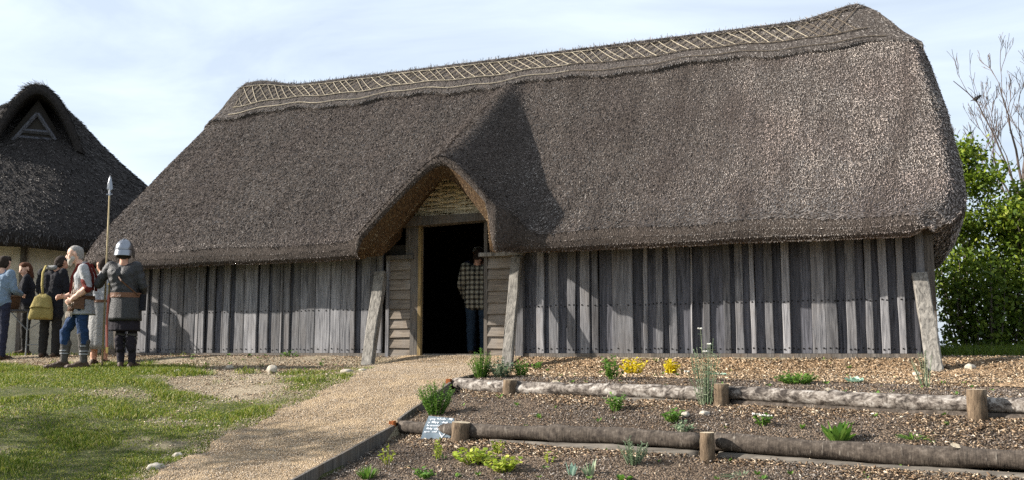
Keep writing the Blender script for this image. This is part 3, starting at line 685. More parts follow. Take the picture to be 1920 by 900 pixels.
# ------------------------------------------------------------------ the other thatched hut
def hut_builder():
    hut = tag(empty('thatched_hut', (-11.9, 3.6, 0), YAW), 'older dark thatched hut with cream daub wall and triangular gablet, behind the people', 'hut')
    # local axes: x to the right of the camera's view, y away from it. A ridge runs left; the near end is a half cone with a gablet.
    EX, EZ, R0 = 4.6, 2.30, 4.3
    G = []; nA = 120
    def end(t):        # plan outline of the roof at angle t
        return np.stack([np.where(np.cos(t) > 0, np.cos(t), np.cos(t) * 1.9), np.sin(t) * .92], -1)
    T = np.linspace(0, 2 * np.pi, nA)
    prof = [(.86, -.10), (.97, -.32), (1.0, -.22), (1.0, -.05), (.975, .06), (.85, .50), (.70, 1.02), (.55, 1.54), (.40, 2.10), (.30, 2.50), (.20, 2.95), (.10, 3.35), (.02, 3.5)]
    for r, dz in prof:
        o = end(T) * r * R0; o[:, 0] += -.3; z = EZ + dz + .03 * np.sin(T * 9 + r * 7)
        G.append(np.concatenate([o, np.broadcast_to(z, (nA,))[:, None]], 1))
    G = np.array(G); n = len(prof)
    i = np.arange((n - 1) * (nA - 1)); a = (i // (nA - 1)) * nA + i % (nA - 1)
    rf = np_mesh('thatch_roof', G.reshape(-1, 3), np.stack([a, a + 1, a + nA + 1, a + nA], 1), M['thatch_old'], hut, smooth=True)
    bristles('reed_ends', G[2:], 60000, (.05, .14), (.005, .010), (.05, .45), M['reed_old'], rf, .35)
    # gablet hood: an arched saddle of thatch whose open end looks towards the right and the camera
    H = []; m = 25; rot = -1.12; c, s = math.cos(rot), math.sin(rot); ox, oy = .28, -1.42
    for k, f in enumerate(np.linspace(0, 1, 9)):
        d = -2.7 + 2.8 * f                                    # along the hood's axis, the open end last
        w = .80 + .16 * f; top = 3.50 - .03 * f + .04 * math.sin(f * 6); lo = 2.75 - .75 * f
        for j in range(m):
            u = -1 + 2 * j / (m - 1); zz = lo + (top - lo) * (1 - abs(u) ** 1.9); dd = d - .12 * (1 - abs(u)) * f
            H.append((ox + dd * c - u * w * s, oy + dd * s + u * w * c, EZ + zz))
    H = np.array(H).reshape(9, m, 3)
    inner = H[-1] * .80 + H[-1].mean(0) * .20; inner[:, 2] -= .10; deep = inner - np.array([c, s, 0]) * .8
    allr = np.concatenate([H, inner[None], deep[None]]); nr_ = len(allr)
    i = np.arange((nr_ - 1) * (m - 1)); a = (i // (m - 1)) * m + i % (m - 1)
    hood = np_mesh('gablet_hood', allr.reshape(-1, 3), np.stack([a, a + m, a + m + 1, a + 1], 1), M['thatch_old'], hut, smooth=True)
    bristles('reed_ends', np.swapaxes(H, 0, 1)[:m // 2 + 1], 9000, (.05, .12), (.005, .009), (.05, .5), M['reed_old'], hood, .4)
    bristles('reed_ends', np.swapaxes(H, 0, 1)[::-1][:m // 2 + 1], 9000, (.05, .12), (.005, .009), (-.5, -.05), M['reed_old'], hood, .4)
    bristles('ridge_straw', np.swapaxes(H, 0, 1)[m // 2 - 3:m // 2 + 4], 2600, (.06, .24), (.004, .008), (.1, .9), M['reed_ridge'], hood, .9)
    def loc(d, u, z): return (ox + d * c - u * s, oy + d * s + u * c, EZ + z)
    d = -.22; tri = [loc(d, -.44, 2.22), loc(d, .44, 2.22), loc(d, 0, 2.86)]
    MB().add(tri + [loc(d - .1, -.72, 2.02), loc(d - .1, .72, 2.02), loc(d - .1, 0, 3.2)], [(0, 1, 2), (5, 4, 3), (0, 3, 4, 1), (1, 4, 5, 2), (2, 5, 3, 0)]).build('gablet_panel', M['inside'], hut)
    for p, q in ((0, 1), (1, 2), (2, 0)):
        a, b = Vector(tri[p]), Vector(tri[q]); off = Vector((c, s, 0)) * .05
        MB().tube([a + off, b + off], .04, 4).build('gablet_timber', M['plank_low'], hut)
    for zz in (2.30, 2.46):
        hw = .44 * (2.86 - zz) / .64
        MB().tube([Vector(loc(d, -hw, zz)) + Vector((c, s, 0)) * .03, Vector(loc(d, hw, zz)) + Vector((c, s, 0)) * .03], .05, 4).build('gablet_board', M['plank_low'], hut)
    Wl = []
    for z in (-.15, EZ + .1):
        o = end(T) * R0 * .80; o[:, 0] -= .3; Wl.append([(p[0], p[1], z) for p in o])
    MB().loft(Wl, closed=False).build('daub_wall', M['daub'], hut, smooth=True)
    for t in np.linspace(math.pi * .9, math.pi * 2.05, 9):
        o = end(np.array([t]))[0] * R0 * .815; o[0] -= .3
        MB().tube([(o[0], o[1], -.1), (o[0], o[1], EZ + .05)], .06, 7).build('wall_post', M['beam'], hut)
hut_builder()

# ------------------------------------------------------------------ logs, posts and boards of the garden beds
def log(name, A, B, x0, x1, r0, r1, mat, label, cat, group, dz=0, dy=0, knots=()):
    n = max(10, int((x1 - x0) / .09)); P, Rr = [], []
    for k in range(n + 1):
        x = x0 + (x1 - x0) * k / n; y, z = line(A, B, x); w = k / n
        r = r0 + (r1 - r0) * w; P.append((x, y + dy + .012 * math.sin(x * 2.1 + r0 * 90), z + r + dz + .010 * math.sin(x * 1.7 + 1))); b = 0
        for kx in knots: b += .022 * math.exp(-((x - kx) / .05) ** 2)
        Rr.append(r * (1 + .05 * math.sin(x * 5 + r0 * 50)) + b)
    mb = MB().tube(P, Rr, 16, wob=.012, capmi=1)
    o = mb.build(name, [M[mat], M['cutwood']], None, smooth=False)
    for vv in o.data.vertices:
        y_, z_ = line(A, B, vv.co.x); d_ = Vector((0, vv.co.y - y_ - dy, vv.co.z - z_ - dz - r0)); an = math.atan2(d_.z, d_.y); x_ = vv.co.x
        vv.co += d_ * (.05 * math.sin(2 * an + 3.1 * x_) + .05 * math.sin(3 * an - 7.3 * x_ + r0 * 99) + .035 * math.sin(5 * an + 17 * x_) + .03 * math.sin(29 * x_ + an))
    o.data.polygons.foreach_set('use_smooth', [len(p.vertices) == 4 for p in o.data.polygons])
    for i, kx in enumerate(knots):
        y, z = line(A, B, kx); w = (kx - x0) / (x1 - x0); r = r0 + (r1 - r0) * w
        c0 = Vector((kx, y + dy - .01, z + dz + 2 * r - .012)); d = Vector((.25, -.35, 1)).normalized() if i % 2 == 0 else Vector((.1, -1, .25)).normalized()
        if i % 2: c0 = Vector((kx, y + dy - r + .01, z + dz + r * 1.1))
        MB().tube([c0 - d * .01, c0 + d * .018], [.045, .036], 9, capmi=1).build('branch_stub', [M[mat], M['cutwood']], o)
    return tag(o, label, cat, group)
M['oldwood'] = wood('oldwood', '#433e38', '#7f786e', grain=(2.5, 22, 22), vary=.2)
G1 = 'logs edging the garden beds'
log('birch_log', L1A, L1B, 1.25, 4.36, .070, .066, 'birch', 'white birch log with dark scars, along the upper soil bed beside the path', 'log', G1, dz=.02, knots=(2.6,))
log('birch_log', L1A, L1B, 4.47, 9.2, .063, .066, 'birch', 'upper white birch log running on from the middle post out of the picture', 'log', G1, dz=.045, knots=(5.35,))
log('birch_log', L1A, L1B, 4.50, 9.2, .050, .055, 'bark', 'thin grey log half buried beneath the long white birch log', 'log', G1, dz=-.045, dy=-.035)
log('birch_log', L1A, L1B, 2.45, 4.34, .050, .050, 'oldwood', 'pale sunken log showing under the white birch log beside the path', 'log', G1, dz=-.072, dy=-.03)
log('brown_log', L2A, L2B, 1.45, 2.12, .058, .060, 'bark', 'short brown log behind the slate sign', 'log', G1, dz=.04)
log('brown_log', L2A, L2B, 2.24, 4.46, .064, .068, 'bark', 'brown barked log with a pale sawn knot, between two stumps', 'log', G1, dz=.045, knots=(3.18,))
log('brown_log', L2A, L2B, 4.56, 9.2, .068, .070, 'bark', 'thick brown log along the lowest bed with pale flecked bark', 'log', G1, dz=.05, knots=(6.25,))
log('brown_log', L2A, L2B, 2.5, 4.44, .045, .045, 'oldwood', 'pale log sunk in wood chips under the knotted brown log', 'log', G1, dz=-.045, dy=-.04)
log('brown_log', L2A, L2B, 4.6, 9.2, .050, .050, 'oldwood', 'pale log sunk under the thick brown log of the lowest bed', 'log', G1, dz=-.05, dy=-.045)
def post(x, A, B, h, r, label, front, mat='postbark', lean=(0, 0)):
    y, z = line(A, B, x); y -= front; b = z - .12; n = 6
    P = [(x + lean[0] * k / n, y + lean[1] * k / n, b + (h + .12) * k / n) for k in range(n + 1)]
    o = MB().tube(P, [r * (1.05 - .05 * k / n) for k in range(n + 1)], 14, wob=.06, capmi=1).build('log_post', [M[mat], M['cutwood']])
    o.data.polygons.foreach_set('use_smooth', [len(p.vertices) == 4 for p in o.data.polygons])
    return tag(o, label, 'post', 'short posts pinning the logs')
post(2.06, L1A, L1B, .165, .075, 'low stump post against the white birch log, beside the path', .09)
post(4.42, L1A, L1B, .20, .066, 'brown post where the two white birch logs meet', .125)
post(6.44, L1A, L1B, .225, .068, 'tall pale post against the far end of the white birch log', .145)
post(2.18, L2A, L2B, .175, .085, 'rough dark stump post beside the slate sign', .09, lean=(.02, 0))
post(4.53, L2A, L2B, .205, .055, 'slim post where the two brown logs meet', .16)
def stake(x, y, z, h, label):
    o = MB().box((x - .025, y - .03, z - .1), (x + .025, y + .03, z + h), jit=.004).build('corner_stake', M['rustwood']); return tag(o, label, 'stake', 'corner stakes of the beds')
stake(1.20, -2.56, -.40, .15, 'rusty brown stake at the end of the white birch log')
stake(1.38, -4.15, -.755, .15, 'rusty brown stake at the end of the short brown log')
def edging(p0, p1, h, label):
    p0, p1 = Vector(p0), Vector(p1); d = (p1 - p0).normalized(); s = Vector((d.y, -d.x, 0)).normalized() * .013; rings = []
    for k in range(9):
        p = p0.lerp(p1, k / 8); j = random.uniform(-.004, .004); z = Vector((0, 0, 1))
        rings.append([p - s - z * .3, p + s - z * .3, p + s + z * (h + j), p - s + z * (h + j)])
    return tag(MB().loft(rings, cap=True).build('edging_board', M['beam']), label, 'edging board', 'boards edging the path')
edging((1.22, -2.48, -.25), (1.26, -1.75, -.19), .0, 'short edging board at the head of the upper bed')
edging((1.41, -4.08, -.60), (1.24, -2.62, -.30), .015, 'edging board between the path and the middle bed')
edging((1.74, -8.3, -1.30), (1.42, -4.2, -.66), .02, 'long edging board between the path and the lowest bed')
# slate sign with chalk writing, leaning against the short brown log
sign = empty('slate_sign', (1.98, -4.315, float(surf(1.98, -4.33)) - .02), .16)
sign.scale = (1.12, 1.12, 1.12); sign.location.x -= .05
tag(sign, 'grey slate plaque with lines of chalk handwriting leaning on a log', 'sign')
TI = Matrix.Rotation(math.radians(-30), 4, 'X')
outl = [(-.135, 0), (.06, .012), (.075, .03), (.115, .035), (.13, .10), (.125, .215), (-.10, .235), (-.125, .12)]
Vf = [TI @ Vector((x, -.006, z)) for x, z in outl] + [TI @ Vector((x, .006, z)) for x, z in outl]; q = len(outl)
MB().add(Vf, [tuple(range(q)), tuple(reversed(range(q, 2 * q)))] + [(k, k + q, (k + 1) % q + q, (k + 1) % q) for k in range(q)]).build('slate', M['slate'], sign)
ch = MB(); rs = random.Random(4)
def stroke(ptsl, r=.0021):
    ch.tube([TI @ Vector((x, -.0075, z)) for x, z in ptsl], r, 4, up=(1, 0, 0))
for zrow, x0, words in ((.200, -.085, (.055, .012, .065, .035)), (.170, -.095, (.022, .075, .055)), (.140, -.098, (.016, .095, .038)), (.112, -.098, (.055, .055, .045)), (.085, -.112, (.014, .03, .045))):
    x = x0
    for w in words:
        n = max(2, int(w / .011)); p = []
        for k in range(n):                     # scrawled lower-case letters, some with risers or tails
            up = rs.choice((.010, .010, .018, .011)); dn = rs.choice((0, 0, 0, -.007)); xx = x + k * .0105
            p += [(xx, zrow + dn), (xx + .003, zrow + up), (xx + .007, zrow + up * .75), (xx + .008, zrow)]
        stroke(p); x += w + .012
stroke([(.02, .085), (.048, .045)], .004); stroke([(.078, .088), (.048, .045), (.040, .02)], .004); stroke([(.095, .085), (.082, .070)], .003)
ch.build('chalk_writing', M['chalk'], sign)
# stones
def stone(x, y, r, label, sq=.75, zoff=0):
    bm = bmesh.new(); bmesh.ops.create_icosphere(bm, subdivisions=3, radius=r); sd = random.uniform(0, 99)
    for v in bm.verts:
        n = v.co.normalized(); f = 1 + .13 * math.sin(n.x * 4 + sd) * math.cos(n.y * 5 + sd) + .06 * math.sin(n.z * 11 + n.x * 9 + sd)
        v.co = Vector((n.x * r * f * 1.15, n.y * r * f * .95, n.z * r * f * sq))
    me = bpy.data.meshes.new('stone'); bm.to_mesh(me); bm.free(); me.materials.append(M['stone']); me.polygons.foreach_set('use_smooth', [True] * len(me.polygons))
    o = link(bpy.data.objects.new('stone', me)); o.location = (x, y, float(surf(x, y)) + r * sq * .55 + zoff); o.rotation_euler = (0, 0, random.uniform(0, 6))
    return tag(o, label, 'stone', 'pale stones lying about')
stone(-1.73, -1.83, .072, 'round white stone at the edge of the bare earth', .9)
stone(-2.87, -2.30, .045, 'small pale stone on the earth beside the armoured man')
stone(-2.60, -1.60, .045, 'small pale stone in the litter under the plank wall')
stone(-.57, -1.87, .07, 'broken chalk lump at the foot of the path beside the leaning brace', .5)
stone(-.44, -1.70, .05, 'smaller chalk lump under the leaning brace', .5)
stone(-.05, -5.72, .065, 'white stone at the grassy edge of the path, lowest in view', .6)
stone(-.16, -5.33, .045, 'pale stone on the path edge just above the lowest one', .6)
stone(6.59, -.58, .05, 'pale blue-grey stone on the mulch past the hall corner')
stone(6.05, -1.05, .04, 'small white stone near the foot of the corner brace')
stone(4.18, -4.01, .038, 'bright white stone in the middle soil bed')
stone(4.33, -3.95, .045, 'reddish grey stone beside the bright white one', .5)

# ------------------------------------------------------------------ garden plants
def plant(name, x, y, label, cat, mat, n, h, spread, lw, ll, per=1, droop=.3, stem=None, flowers=0, fl_mat='petal', up=1.0, zoff=0):
    rs = np.random.default_rng(int(abs(x * 1000 + y * 377)))
    n = int(n * 1.35); h *= 1.15; spread *= 1.32; lw *= 1.15
    root = tag(empty(name, (x, y, float(surf(x, y)) - .005 + zoff)), label, cat, 'garden plants')
    lv = MB(); st = MB(); fl = MB()
    def leaf(p, d, L, w):
        d = d.normalized(); s = d.cross(Vector((0, 0, 1)))
        if s.length < .05: s = Vector((1, 0, 0))
        a = rs.uniform(-.7, .7); s = (Matrix.Rotation(a, 3, d) @ s.normalized()) * w; q = []
        for f, wf in ((0, .35), (.35, 1), (.7, .8), (1, .12)):
            c = p + d * (L * f) + Vector((0, 0, -droop * L * f * f)); q += [c - s * wf, c + s * wf]
        lv.add(q, [(0, 1, 3, 2), (2, 3, 5, 4), (4, 5, 7, 6)])
    for k in range(n):
        a = rs.uniform(0, 6.283); r = spread * math.sqrt(rs.uniform(0, 1)); H = h * rs.uniform(.55, 1) * (1 - .35 * (r / max(spread, 1e-3)) ** 2)
        b = Vector((math.cos(a) * r * .35, math.sin(a) * r * .35, 0)); tp = Vector((math.cos(a) * r, math.sin(a) * r, H * up))
        if per == 1: leaf(b, tp - b, (tp - b).length, lw)
        else:
            st.tube([b, b.lerp(tp, .5) + Vector((0, 0, .03 * h)), tp], [.004, .003, .0015], 4, cap=False)
            for j in range(per):
                f = .18 + .82 * (j + rs.uniform(0, 1)) / per; p = b.lerp(tp, f); aa = rs.uniform(0, 6.283)
                leaf(p, Vector((math.cos(aa), math.sin(aa), rs.uniform(.2, 1.2))), ll * rs.uniform(.6, 1.1), lw)
            if k < flowers: 
                for j in range(9):
                    aa = rs.uniform(0, 6.28); c = tp + Vector((math.cos(aa), math.sin(aa), .25)) * rs.uniform(.004, .028); fl.ball(c, .008, seg=5, ring=3)
    if lv.v: lv.build('leaves', M[mat], root)
    if st.v: st.build('stems', M[stem or mat], root)
    if fl.v: tag(fl.build('flowers', M[fl_mat], root), kind='stuff')
    return root
plant('rosemary_bush', 1.36, -2.05, 'bushy green rosemary by the doorway end of the upper bed', 'plant', 'herb', 46, .32, .13, .005, .035, 16)
plant('sage_plant', 1.60, -2.02, 'grey-green sage beside the rosemary in the upper bed', 'plant', 'herb_grey', 26, .22, .14, .011, .045, 8)
plant('lavender_plant', 1.80, -1.90, 'small dark green herb at the foot of the doorway brace', 'plant', 'herb', 22, .20, .09, .008, .04, 8)
plant('herb_plant', 2.98, -2.14, 'leafy yellow-green herb in the upper bed', 'plant', 'herb', 16, .27, .12, .015, .05, 7)
plant('yellow_herb', 2.99, -1.30, 'wide golden yellow plant on the mulch, first of two', 'plant', 'herb_yellow', 30, .20, .15, .012, .05, 5)
plant('yellow_herb', 3.42, -1.28, 'compact golden yellow plant next to the tall feathery herb', 'plant', 'herb_yellow', 30, .19, .08, .012, .05, 5)
plant('feathery_herb', 4.28, -3.58, 'tall feathery flowering herb standing in front of the white birch log', 'plant', 'herb_grey', 15, .62, .14, .004, .05, 22, flowers=4, up=1)
plant('pale_rosette', 3.98, -1.45, 'pale blue-green rosette on the mulch near the tall herb', 'plant', 'herb_blue', 16, .09, .10, .022, .08)
plant('chive_clump', 4.95, -2.48, 'low spreading green clump in the upper bed', 'plant', 'herb', 60, .13, .17, .009, .05, 3)
plant('cabbage_plant', 5.47, -2.25, 'small broad-leaved grey-green plant on the upper bed', 'plant', 'herb_blue', 12, .11, .11, .032, .1)
plant('dry_weed', 6.12, -2.55, 'thin wispy weed in front of the corner brace', 'plant', 'herb_grey', 9, .36, .10, .003, .03, 9)
plant('rosemary_bush', 1.66, -3.78, 'upright rosemary bush behind the slate sign', 'plant', 'herb', 60, .33, .15, .005, .035, 17)
plant('herb_plant', 3.47, -3.74, 'slender green herb in the middle bed under the birch log', 'plant', 'herb', 14, .19, .08, .010, .045, 7)
plant('herb_plant', 4.10, -4.17, 'small bushy herb next to the bright white stone', 'plant', 'herb', 14, .14, .08, .012, .04, 6)
plant('herb_plant', 4.24, -4.45, 'low grey herb behind the slim post', 'plant', 'herb_grey', 12, .09, .11, .011, .04, 5)
plant('herb_plant', 4.87, -4.31, 'tiny herb with white flowers in the middle bed', 'plant', 'herb', 10, .11, .07, .012, .04, 5, flowers=4)
plant('primrose_plant', 5.47, -4.72, 'bright green tuft of upright broad leaves behind the brown log', 'plant', 'herb', 26, .19, .11, .022, .1, droop=.12)
plant('grass_tuft', 5.99, -4.70, 'low green grassy tuft in the middle bed', 'plant', 'herb', 40, .07, .12, .004, .05)
plant('chive_clump', 1.98, -5.60, 'bright green chives next to the long edging board', 'plant', 'herb', 70, .12, .08, .004, .05, droop=.05)
plant('lime_herb', 2.68, -5.08, 'large lime-green leafy herb in the lowest bed', 'plant', 'herb_lime', 22, .13, .15, .020, .05, 5)
plant('lime_herb', 3.04, -5.30, 'lime-green herb in the lowest bed, lower of two beside each other', 'plant', 'herb_lime', 18, .12, .13, .019, .05, 5)
plant('lime_seedling', 2.28, -4.97, 'thin yellow-green seedling in the lowest bed near the slate sign', 'plant', 'herb_lime', 6, .16, .05, .010, .04, 5)
plant('lime_seedling', 2.76, -4.80, 'yellow-green sprig close under the knotted brown log', 'plant', 'herb_lime', 7, .13, .06, .012, .04, 4)
plant('lime_seedling', 3.30, -5.05, 'single yellow-green sprig right of the lime-green herbs', 'plant', 'herb_lime', 4, .11, .04, .010, .04, 4)
plant('herb_plant', 2.46, -5.55, 'small green leafy plant at the lower rim of the picture near the chives', 'plant', 'herb', 12, .09, .07, .012, .04, 4)
plant('fennel_plant', 3.99, -5.02, 'feathery grey-green fennel under the brown logs', 'plant', 'herb_grey', 26, .19, .11, .003, .035, 16)
plant('tulip_leaves', 3.61, -5.38, 'pale upright leaf pair in the lowest bed', 'plant', 'herb_blue', 5, .14, .05, .014, .1, droop=.05)
plant('tulip_leaves', 3.75, -5.35, 'taller pale green leaf shoots next to the leaf pair', 'plant', 'herb_grey', 7, .15, .06, .011, .1, droop=.05)
plant('herb_plant', 4.03, -5.44, 'rounded green seedling at the lower rim under the fennel', 'plant', 'herb', 9, .07, .06, .018, .05)
plant('grass_tuft', 4.85, -5.28, 'sparse grass tuft at the lower rim under the thick brown log', 'plant', 'herb_grey', 30, .06, .14, .004, .05)
plant('lime_seedling', 1.90, -5.15, 'spindly seedling beside the long edging board', 'plant', 'herb_lime', 6, .17, .06, .009, .04, 4)
def seedlings():
    V, F = [], []; rs = np.random.default_rng(77)
    for k in range(230):
        q = rs.uniform(0, 1)
        if q < .62: x, y = rs.uniform(1.7, 7.2), rs.uniform(-6.6, -2.2)
        elif q < .8: x, y = rs.uniform(1.3, 6.0), rs.uniform(-1.9, -.15)
        else: x, y = rs.uniform(-5.5, -1.3), rs.uniform(-1.6, -.1)
        z = float(surf(x, y)); n = rs.integers(4, 10); h = rs.uniform(.015, .05)
        for j in range(n):
            a = rs.uniform(0, 6.283); l = h * rs.uniform(.6, 1.3); w = l * rs.uniform(.12, .3); d = np.array([math.cos(a), math.sin(a), rs.uniform(.4, 1.6)]); d /= np.linalg.norm(d); s_ = np.array([-math.sin(a), math.cos(a), 0]) * w
            p = np.array([x, y, z]) + np.array([math.cos(a), math.sin(a), 0]) * .004; b = len(V); V += [p - s_ * .3, p + s_ * .3, p + d * l * .6 + s_, p + d * l * .6 - s_, p + d * l]; F += [(b, b + 1, b + 2), (b, b + 2, b + 3), (b + 3, b + 2, b + 4)]
    tag(np_mesh('weed_seedlings', V, F, M['herb']), 'tiny green weed seedlings dotted over the soil and mulch', 'weeds', kind='stuff')
seedlings()
plant('wall_weed', -2.55, -.30, 'small green weed rooted against the left plank wall', 'plant', 'herb', 10, .10, .12, .010, .05, 4)
plant('wall_weed', 1.52, -.60, 'low dark weed by the right doorway brace', 'plant', 'herb', 8, .10, .08, .012, .05, 4)
# ------------------------------------------------------------------ trees
def branching(P0, D0, L0, R0, depth, rs, spread=.5, ratio=.72, nmin=2, nmax=3, upw=.25, segs=3):
    """returns (list of (points, radii)), (tips)"""
    out, tips = [], []
    def go(p, d, L, r, k):
        pts_ = [p]; rr = [r]; q = p; dd = d
        for i in range(segs):
            dd = (dd + Vector((rs.normal(0, .10), rs.normal(0, .10), rs.normal(0, .05) + upw * .12))).normalized(); q = q + dd * (L / segs); pts_.append(q); rr.append(r * (1 - .38 * (i + 1) / segs))
        out.append((pts_, rr, k))
        if k == 0: tips.append((q, dd)); return
        for j in range(rs.integers(nmin, nmax + 1)):
            f = rs.uniform(.45, 1.0) if j else 1.0; i = f * segs; a = int(min(i, segs - 1)); b = pts_[a].lerp(pts_[a + 1], i - a)
            nd = (dd + Vector((rs.normal(0, spread), rs.normal(0, spread), rs.normal(0, spread * .5) + upw))).normalized()
            go(b, nd, L * ratio * rs.uniform(.75, 1.15), rr[-1] * rs.uniform(.6, .9), k - 1)
    go(P0, D0, L0, R0, depth); return out, tips
def leaf_cloud(name, P, size, mat, parent, flat=.5):
    n = len(P); a = RNG.normal(0, 1, (n, 3)); a /= np.linalg.norm(a, axis=1, keepdims=True); b = RNG.normal(0, 1, (n, 3)); b -= a * (a * b).sum(1, keepdims=True); b /= np.linalg.norm(b, axis=1, keepdims=True)
    s = RNG.uniform(.6, 1.25, (n, 1)) * size
    V = np.stack([P - a * s, P + b * s * .55, P + a * s, P - b * s * .55], 1).reshape(-1, 3); i = np.arange(n) * 4
    return np_mesh(name, V, np.stack([i, i + 1, i + 2, i + 3], 1), mat, parent)
def around(C, n, r):
    i = RNG.integers(0, len(C), n); return C[i] + RNG.normal(0, 1, (n, 3)) * np.asarray(r)
def leafy(name, x, y, label, H, W, seed, nclump, nleaf, mat='leaf', size=.055, stems=4, low=.3, taper=1.0):
    rs = np.random.default_rng(seed); root = tag(empty(name, (x, y, -.03)), label, 'tree', 'trees past the hall')
    tr = MB(); C = []
    for k in range(stems):
        a = rs.uniform(0, 6.28); d = Vector((math.cos(a) * .18, math.sin(a) * .18, 1)).normalized()
        o, tips = branching(Vector((math.cos(a) * .12, math.sin(a) * .12, 0)), d, H * .38, .045, 3, rs, .45, .66, 2, 3, .3)
        for p, r, kk in o: tr.tube(p, r, 6 if kk > 1 else 4, cap=False)
        C += [tuple(t) for t, _ in tips]
    for k in range(nclump):
        f = rs.uniform(0, 1) ** .9; z = H * (low + (1 - low) * f); w = W * (1 - taper * f ** 1.6) + .10; a = rs.uniform(0, 6.28); r = w * math.sqrt(rs.uniform(.15, 1))
        C.append((math.cos(a) * r, math.sin(a) * r, z))
    tr.build('trunk', M['treebark'], root, smooth=True)
    C = np.array(C); C = C[(C[:, 2] < H) & (np.hypot(C[:, 0], C[:, 1]) < W * 1.15)]
    P = around(C, nleaf, (.16, .16, .11)); P = P[P[:, 2] > .12]
    leaf_cloud('crown', P, size, M[mat], root)
    return root
leafy('leafy_tree', 7.0, 6.6, 'young bright green tree with a pointed top close past the thatch', 3.75, .95, 3, 70, 9500, stems=3, size=.047)
leafy('leafy_tree', 8.1, 7.0, 'broad bright green tree under the bare tree', 3.05, 1.2, 5, 75, 9000, stems=4, size=.047)
leafy('leafy_tree', 9.6, 7.6, 'leafy green tree at the picture edge', 2.5, 1.3, 6, 90, 8000, stems=4, size=.047)
def hedge(x, y, rx, ry, H, nl, label, seed):
    rs = np.random.default_rng(seed); root = tag(empty('hedge_bush', (x, y, -.03)), label, 'bush', 'bushes past the hall')
    st = MB(); C = []
    for k in range(26):
        a = rs.uniform(0, 6.28); r = math.sqrt(rs.uniform(0, 1)); b = Vector((math.cos(a) * r * rx * .6, math.sin(a) * r * ry * .6, 0)); t = Vector((math.cos(a) * r * rx, math.sin(a) * r * ry, H * rs.uniform(.6, 1)))
        st.tube([b, b.lerp(t, .5) + Vector((rs.normal(0, .05), rs.normal(0, .05), 0)), t], [.018, .012, .004], 4, cap=False)
        for j in range(7): C.append(tuple(b.lerp(t, (j + 1) / 7)))
    st.build('stems', M['treebark'], root); P = around(np.array(C), nl, (.17, .17, .13)); P = P[P[:, 2] > .05]
    leaf_cloud('foliage', P, .05, M['leaf_dark'], root)
hedge(7.15, 6.1, .75, .8, 1.9, 5500, 'dark green bush hard against the hall corner', 11)
hedge(8.2, 6.4, .9, .8, 1.7, 5500, 'dark green bush at the foot of the broad tree', 12)
hedge(9.6, 6.9, .9, .8, 1.5, 4500, 'low dark bush under the tree at the picture edge', 13)
P = pts(22000, 6.35, 11.5, .9, 6.6, lambda x, y: (y > 1.8 + .25 * np.sin(x * 3)) * 1.0, lambda x, y: np.zeros_like(x) - .02)
n = len(P); h = RNG.uniform(.05, .22, n); a = RNG.uniform(0, 6.283, n); w = RNG.uniform(.004, .009, n); lean = RNG.normal(0, .4, (n, 2)) * h[:, None]
dx = np.stack([np.cos(a) * w, np.sin(a) * w, np.zeros(n)], 1); tip = P + np.concatenate([lean, h[:, None]], 1)
i = np.arange(n) * 3
tag(np_mesh('long_grass', np.stack([P - dx, P + dx, tip], 1).reshape(-1, 3), np.stack([i, i + 1, i + 2], 1), M['leaf_dark']), 'dark long grass at the foot of the bushes', 'grass', kind='stuff')
leafy('leafy_tree', -8.0, -8.1, 'leafy tree by the lawn, off beside the people, whose shade falls on the grass', 4.1, 1.2, 9, 40, 2600, stems=3, low=.5)
# the bare tree
bt = tag(empty('bare_tree', (8.42, 11.4, -.03)), 'leafless tree with thin upswept branches against the sky', 'tree', 'trees past the hall')
rs = np.random.default_rng(17); trunk = MB(); br = MB(); tw = MB()
tpts = [Vector((0, 0, 0)), Vector((.03, 0, 1.2)), Vector((-.02, .05, 2.5)), Vector((.04, 0, 3.6))]
trunk.tube(tpts, [.085, .075, .065, .05], 9, cap=False); trunk.build('trunk', M['treebark'], bt, smooth=True)
limbs = [((.0, .0, 2.4), (-.30, .1, 1), 1.5, .035), ((0, 0, 2.9), (.35, .2, 1), 1.6, .04), ((.0, 0, 3.2), (-.52, -.1, .75), 1.35, .035), ((.04, 0, 3.6), (.08, 0, 1), 1.6, .05), ((.04, 0, 3.6), (-.22, -.15, 1), 1.55, .045), ((.04, 0, 3.5), (.40, -.1, 1), 1.5, .04), ((.02, 0, 2.2), (.45, 0, .9), 1.3, .03), ((.03, 0, 3.0), (.10, .3, 1), 1.6, .04)]
limbs += [((.02, 0, 2.7), (.55, .1, .9), 1.4, .03), ((.0, 0, 3.3), (-.38, .2, 1), 1.3, .03), ((.04, 0, 3.6), (.22, .2, 1), 1.5, .04), ((.0, 0, 2.9), (-.48, .25, .9), 1.2, .03)]
for p, d, L, r in limbs:
    o, _ = branching(Vector(p), Vector(d).normalized(), L * .92, r * .72, 5, rs, .30, .66, 2, 3, .22)
    for pp, rr, k in o: (br if k > 1 else tw).tube(pp, [max(x, .0065 if k > 1 else .0048) for x in rr], 5 if k > 1 else 3, cap=False)
sb = [Vector((.0, 0, 3.3)), Vector((-.30, -.3, 4.2)), Vector((-.56, -.55, 4.9)), Vector((-.83, -.80, 5.50)), Vector((-1.02, -.92, 5.72)), Vector((-1.30, -1.05, 5.98))]
br.tube(sb, [.024, .020, .016, .013, .011, .008], 5)
for f in (1, 2, 3, 4):
    o, _ = branching(sb[f], Vector((-.3, .1, 1)).normalized(), .55, .008, 2, rs, .4, .7, 2, 3, .2)
    for pp, rr, k in o: tw.tube(pp, [max(x, .005) for x in rr], 3, cap=False)
br.build('branches', M['twig'], bt); tag(tw.build('twigs', M['twig'], bt), kind='stuff')
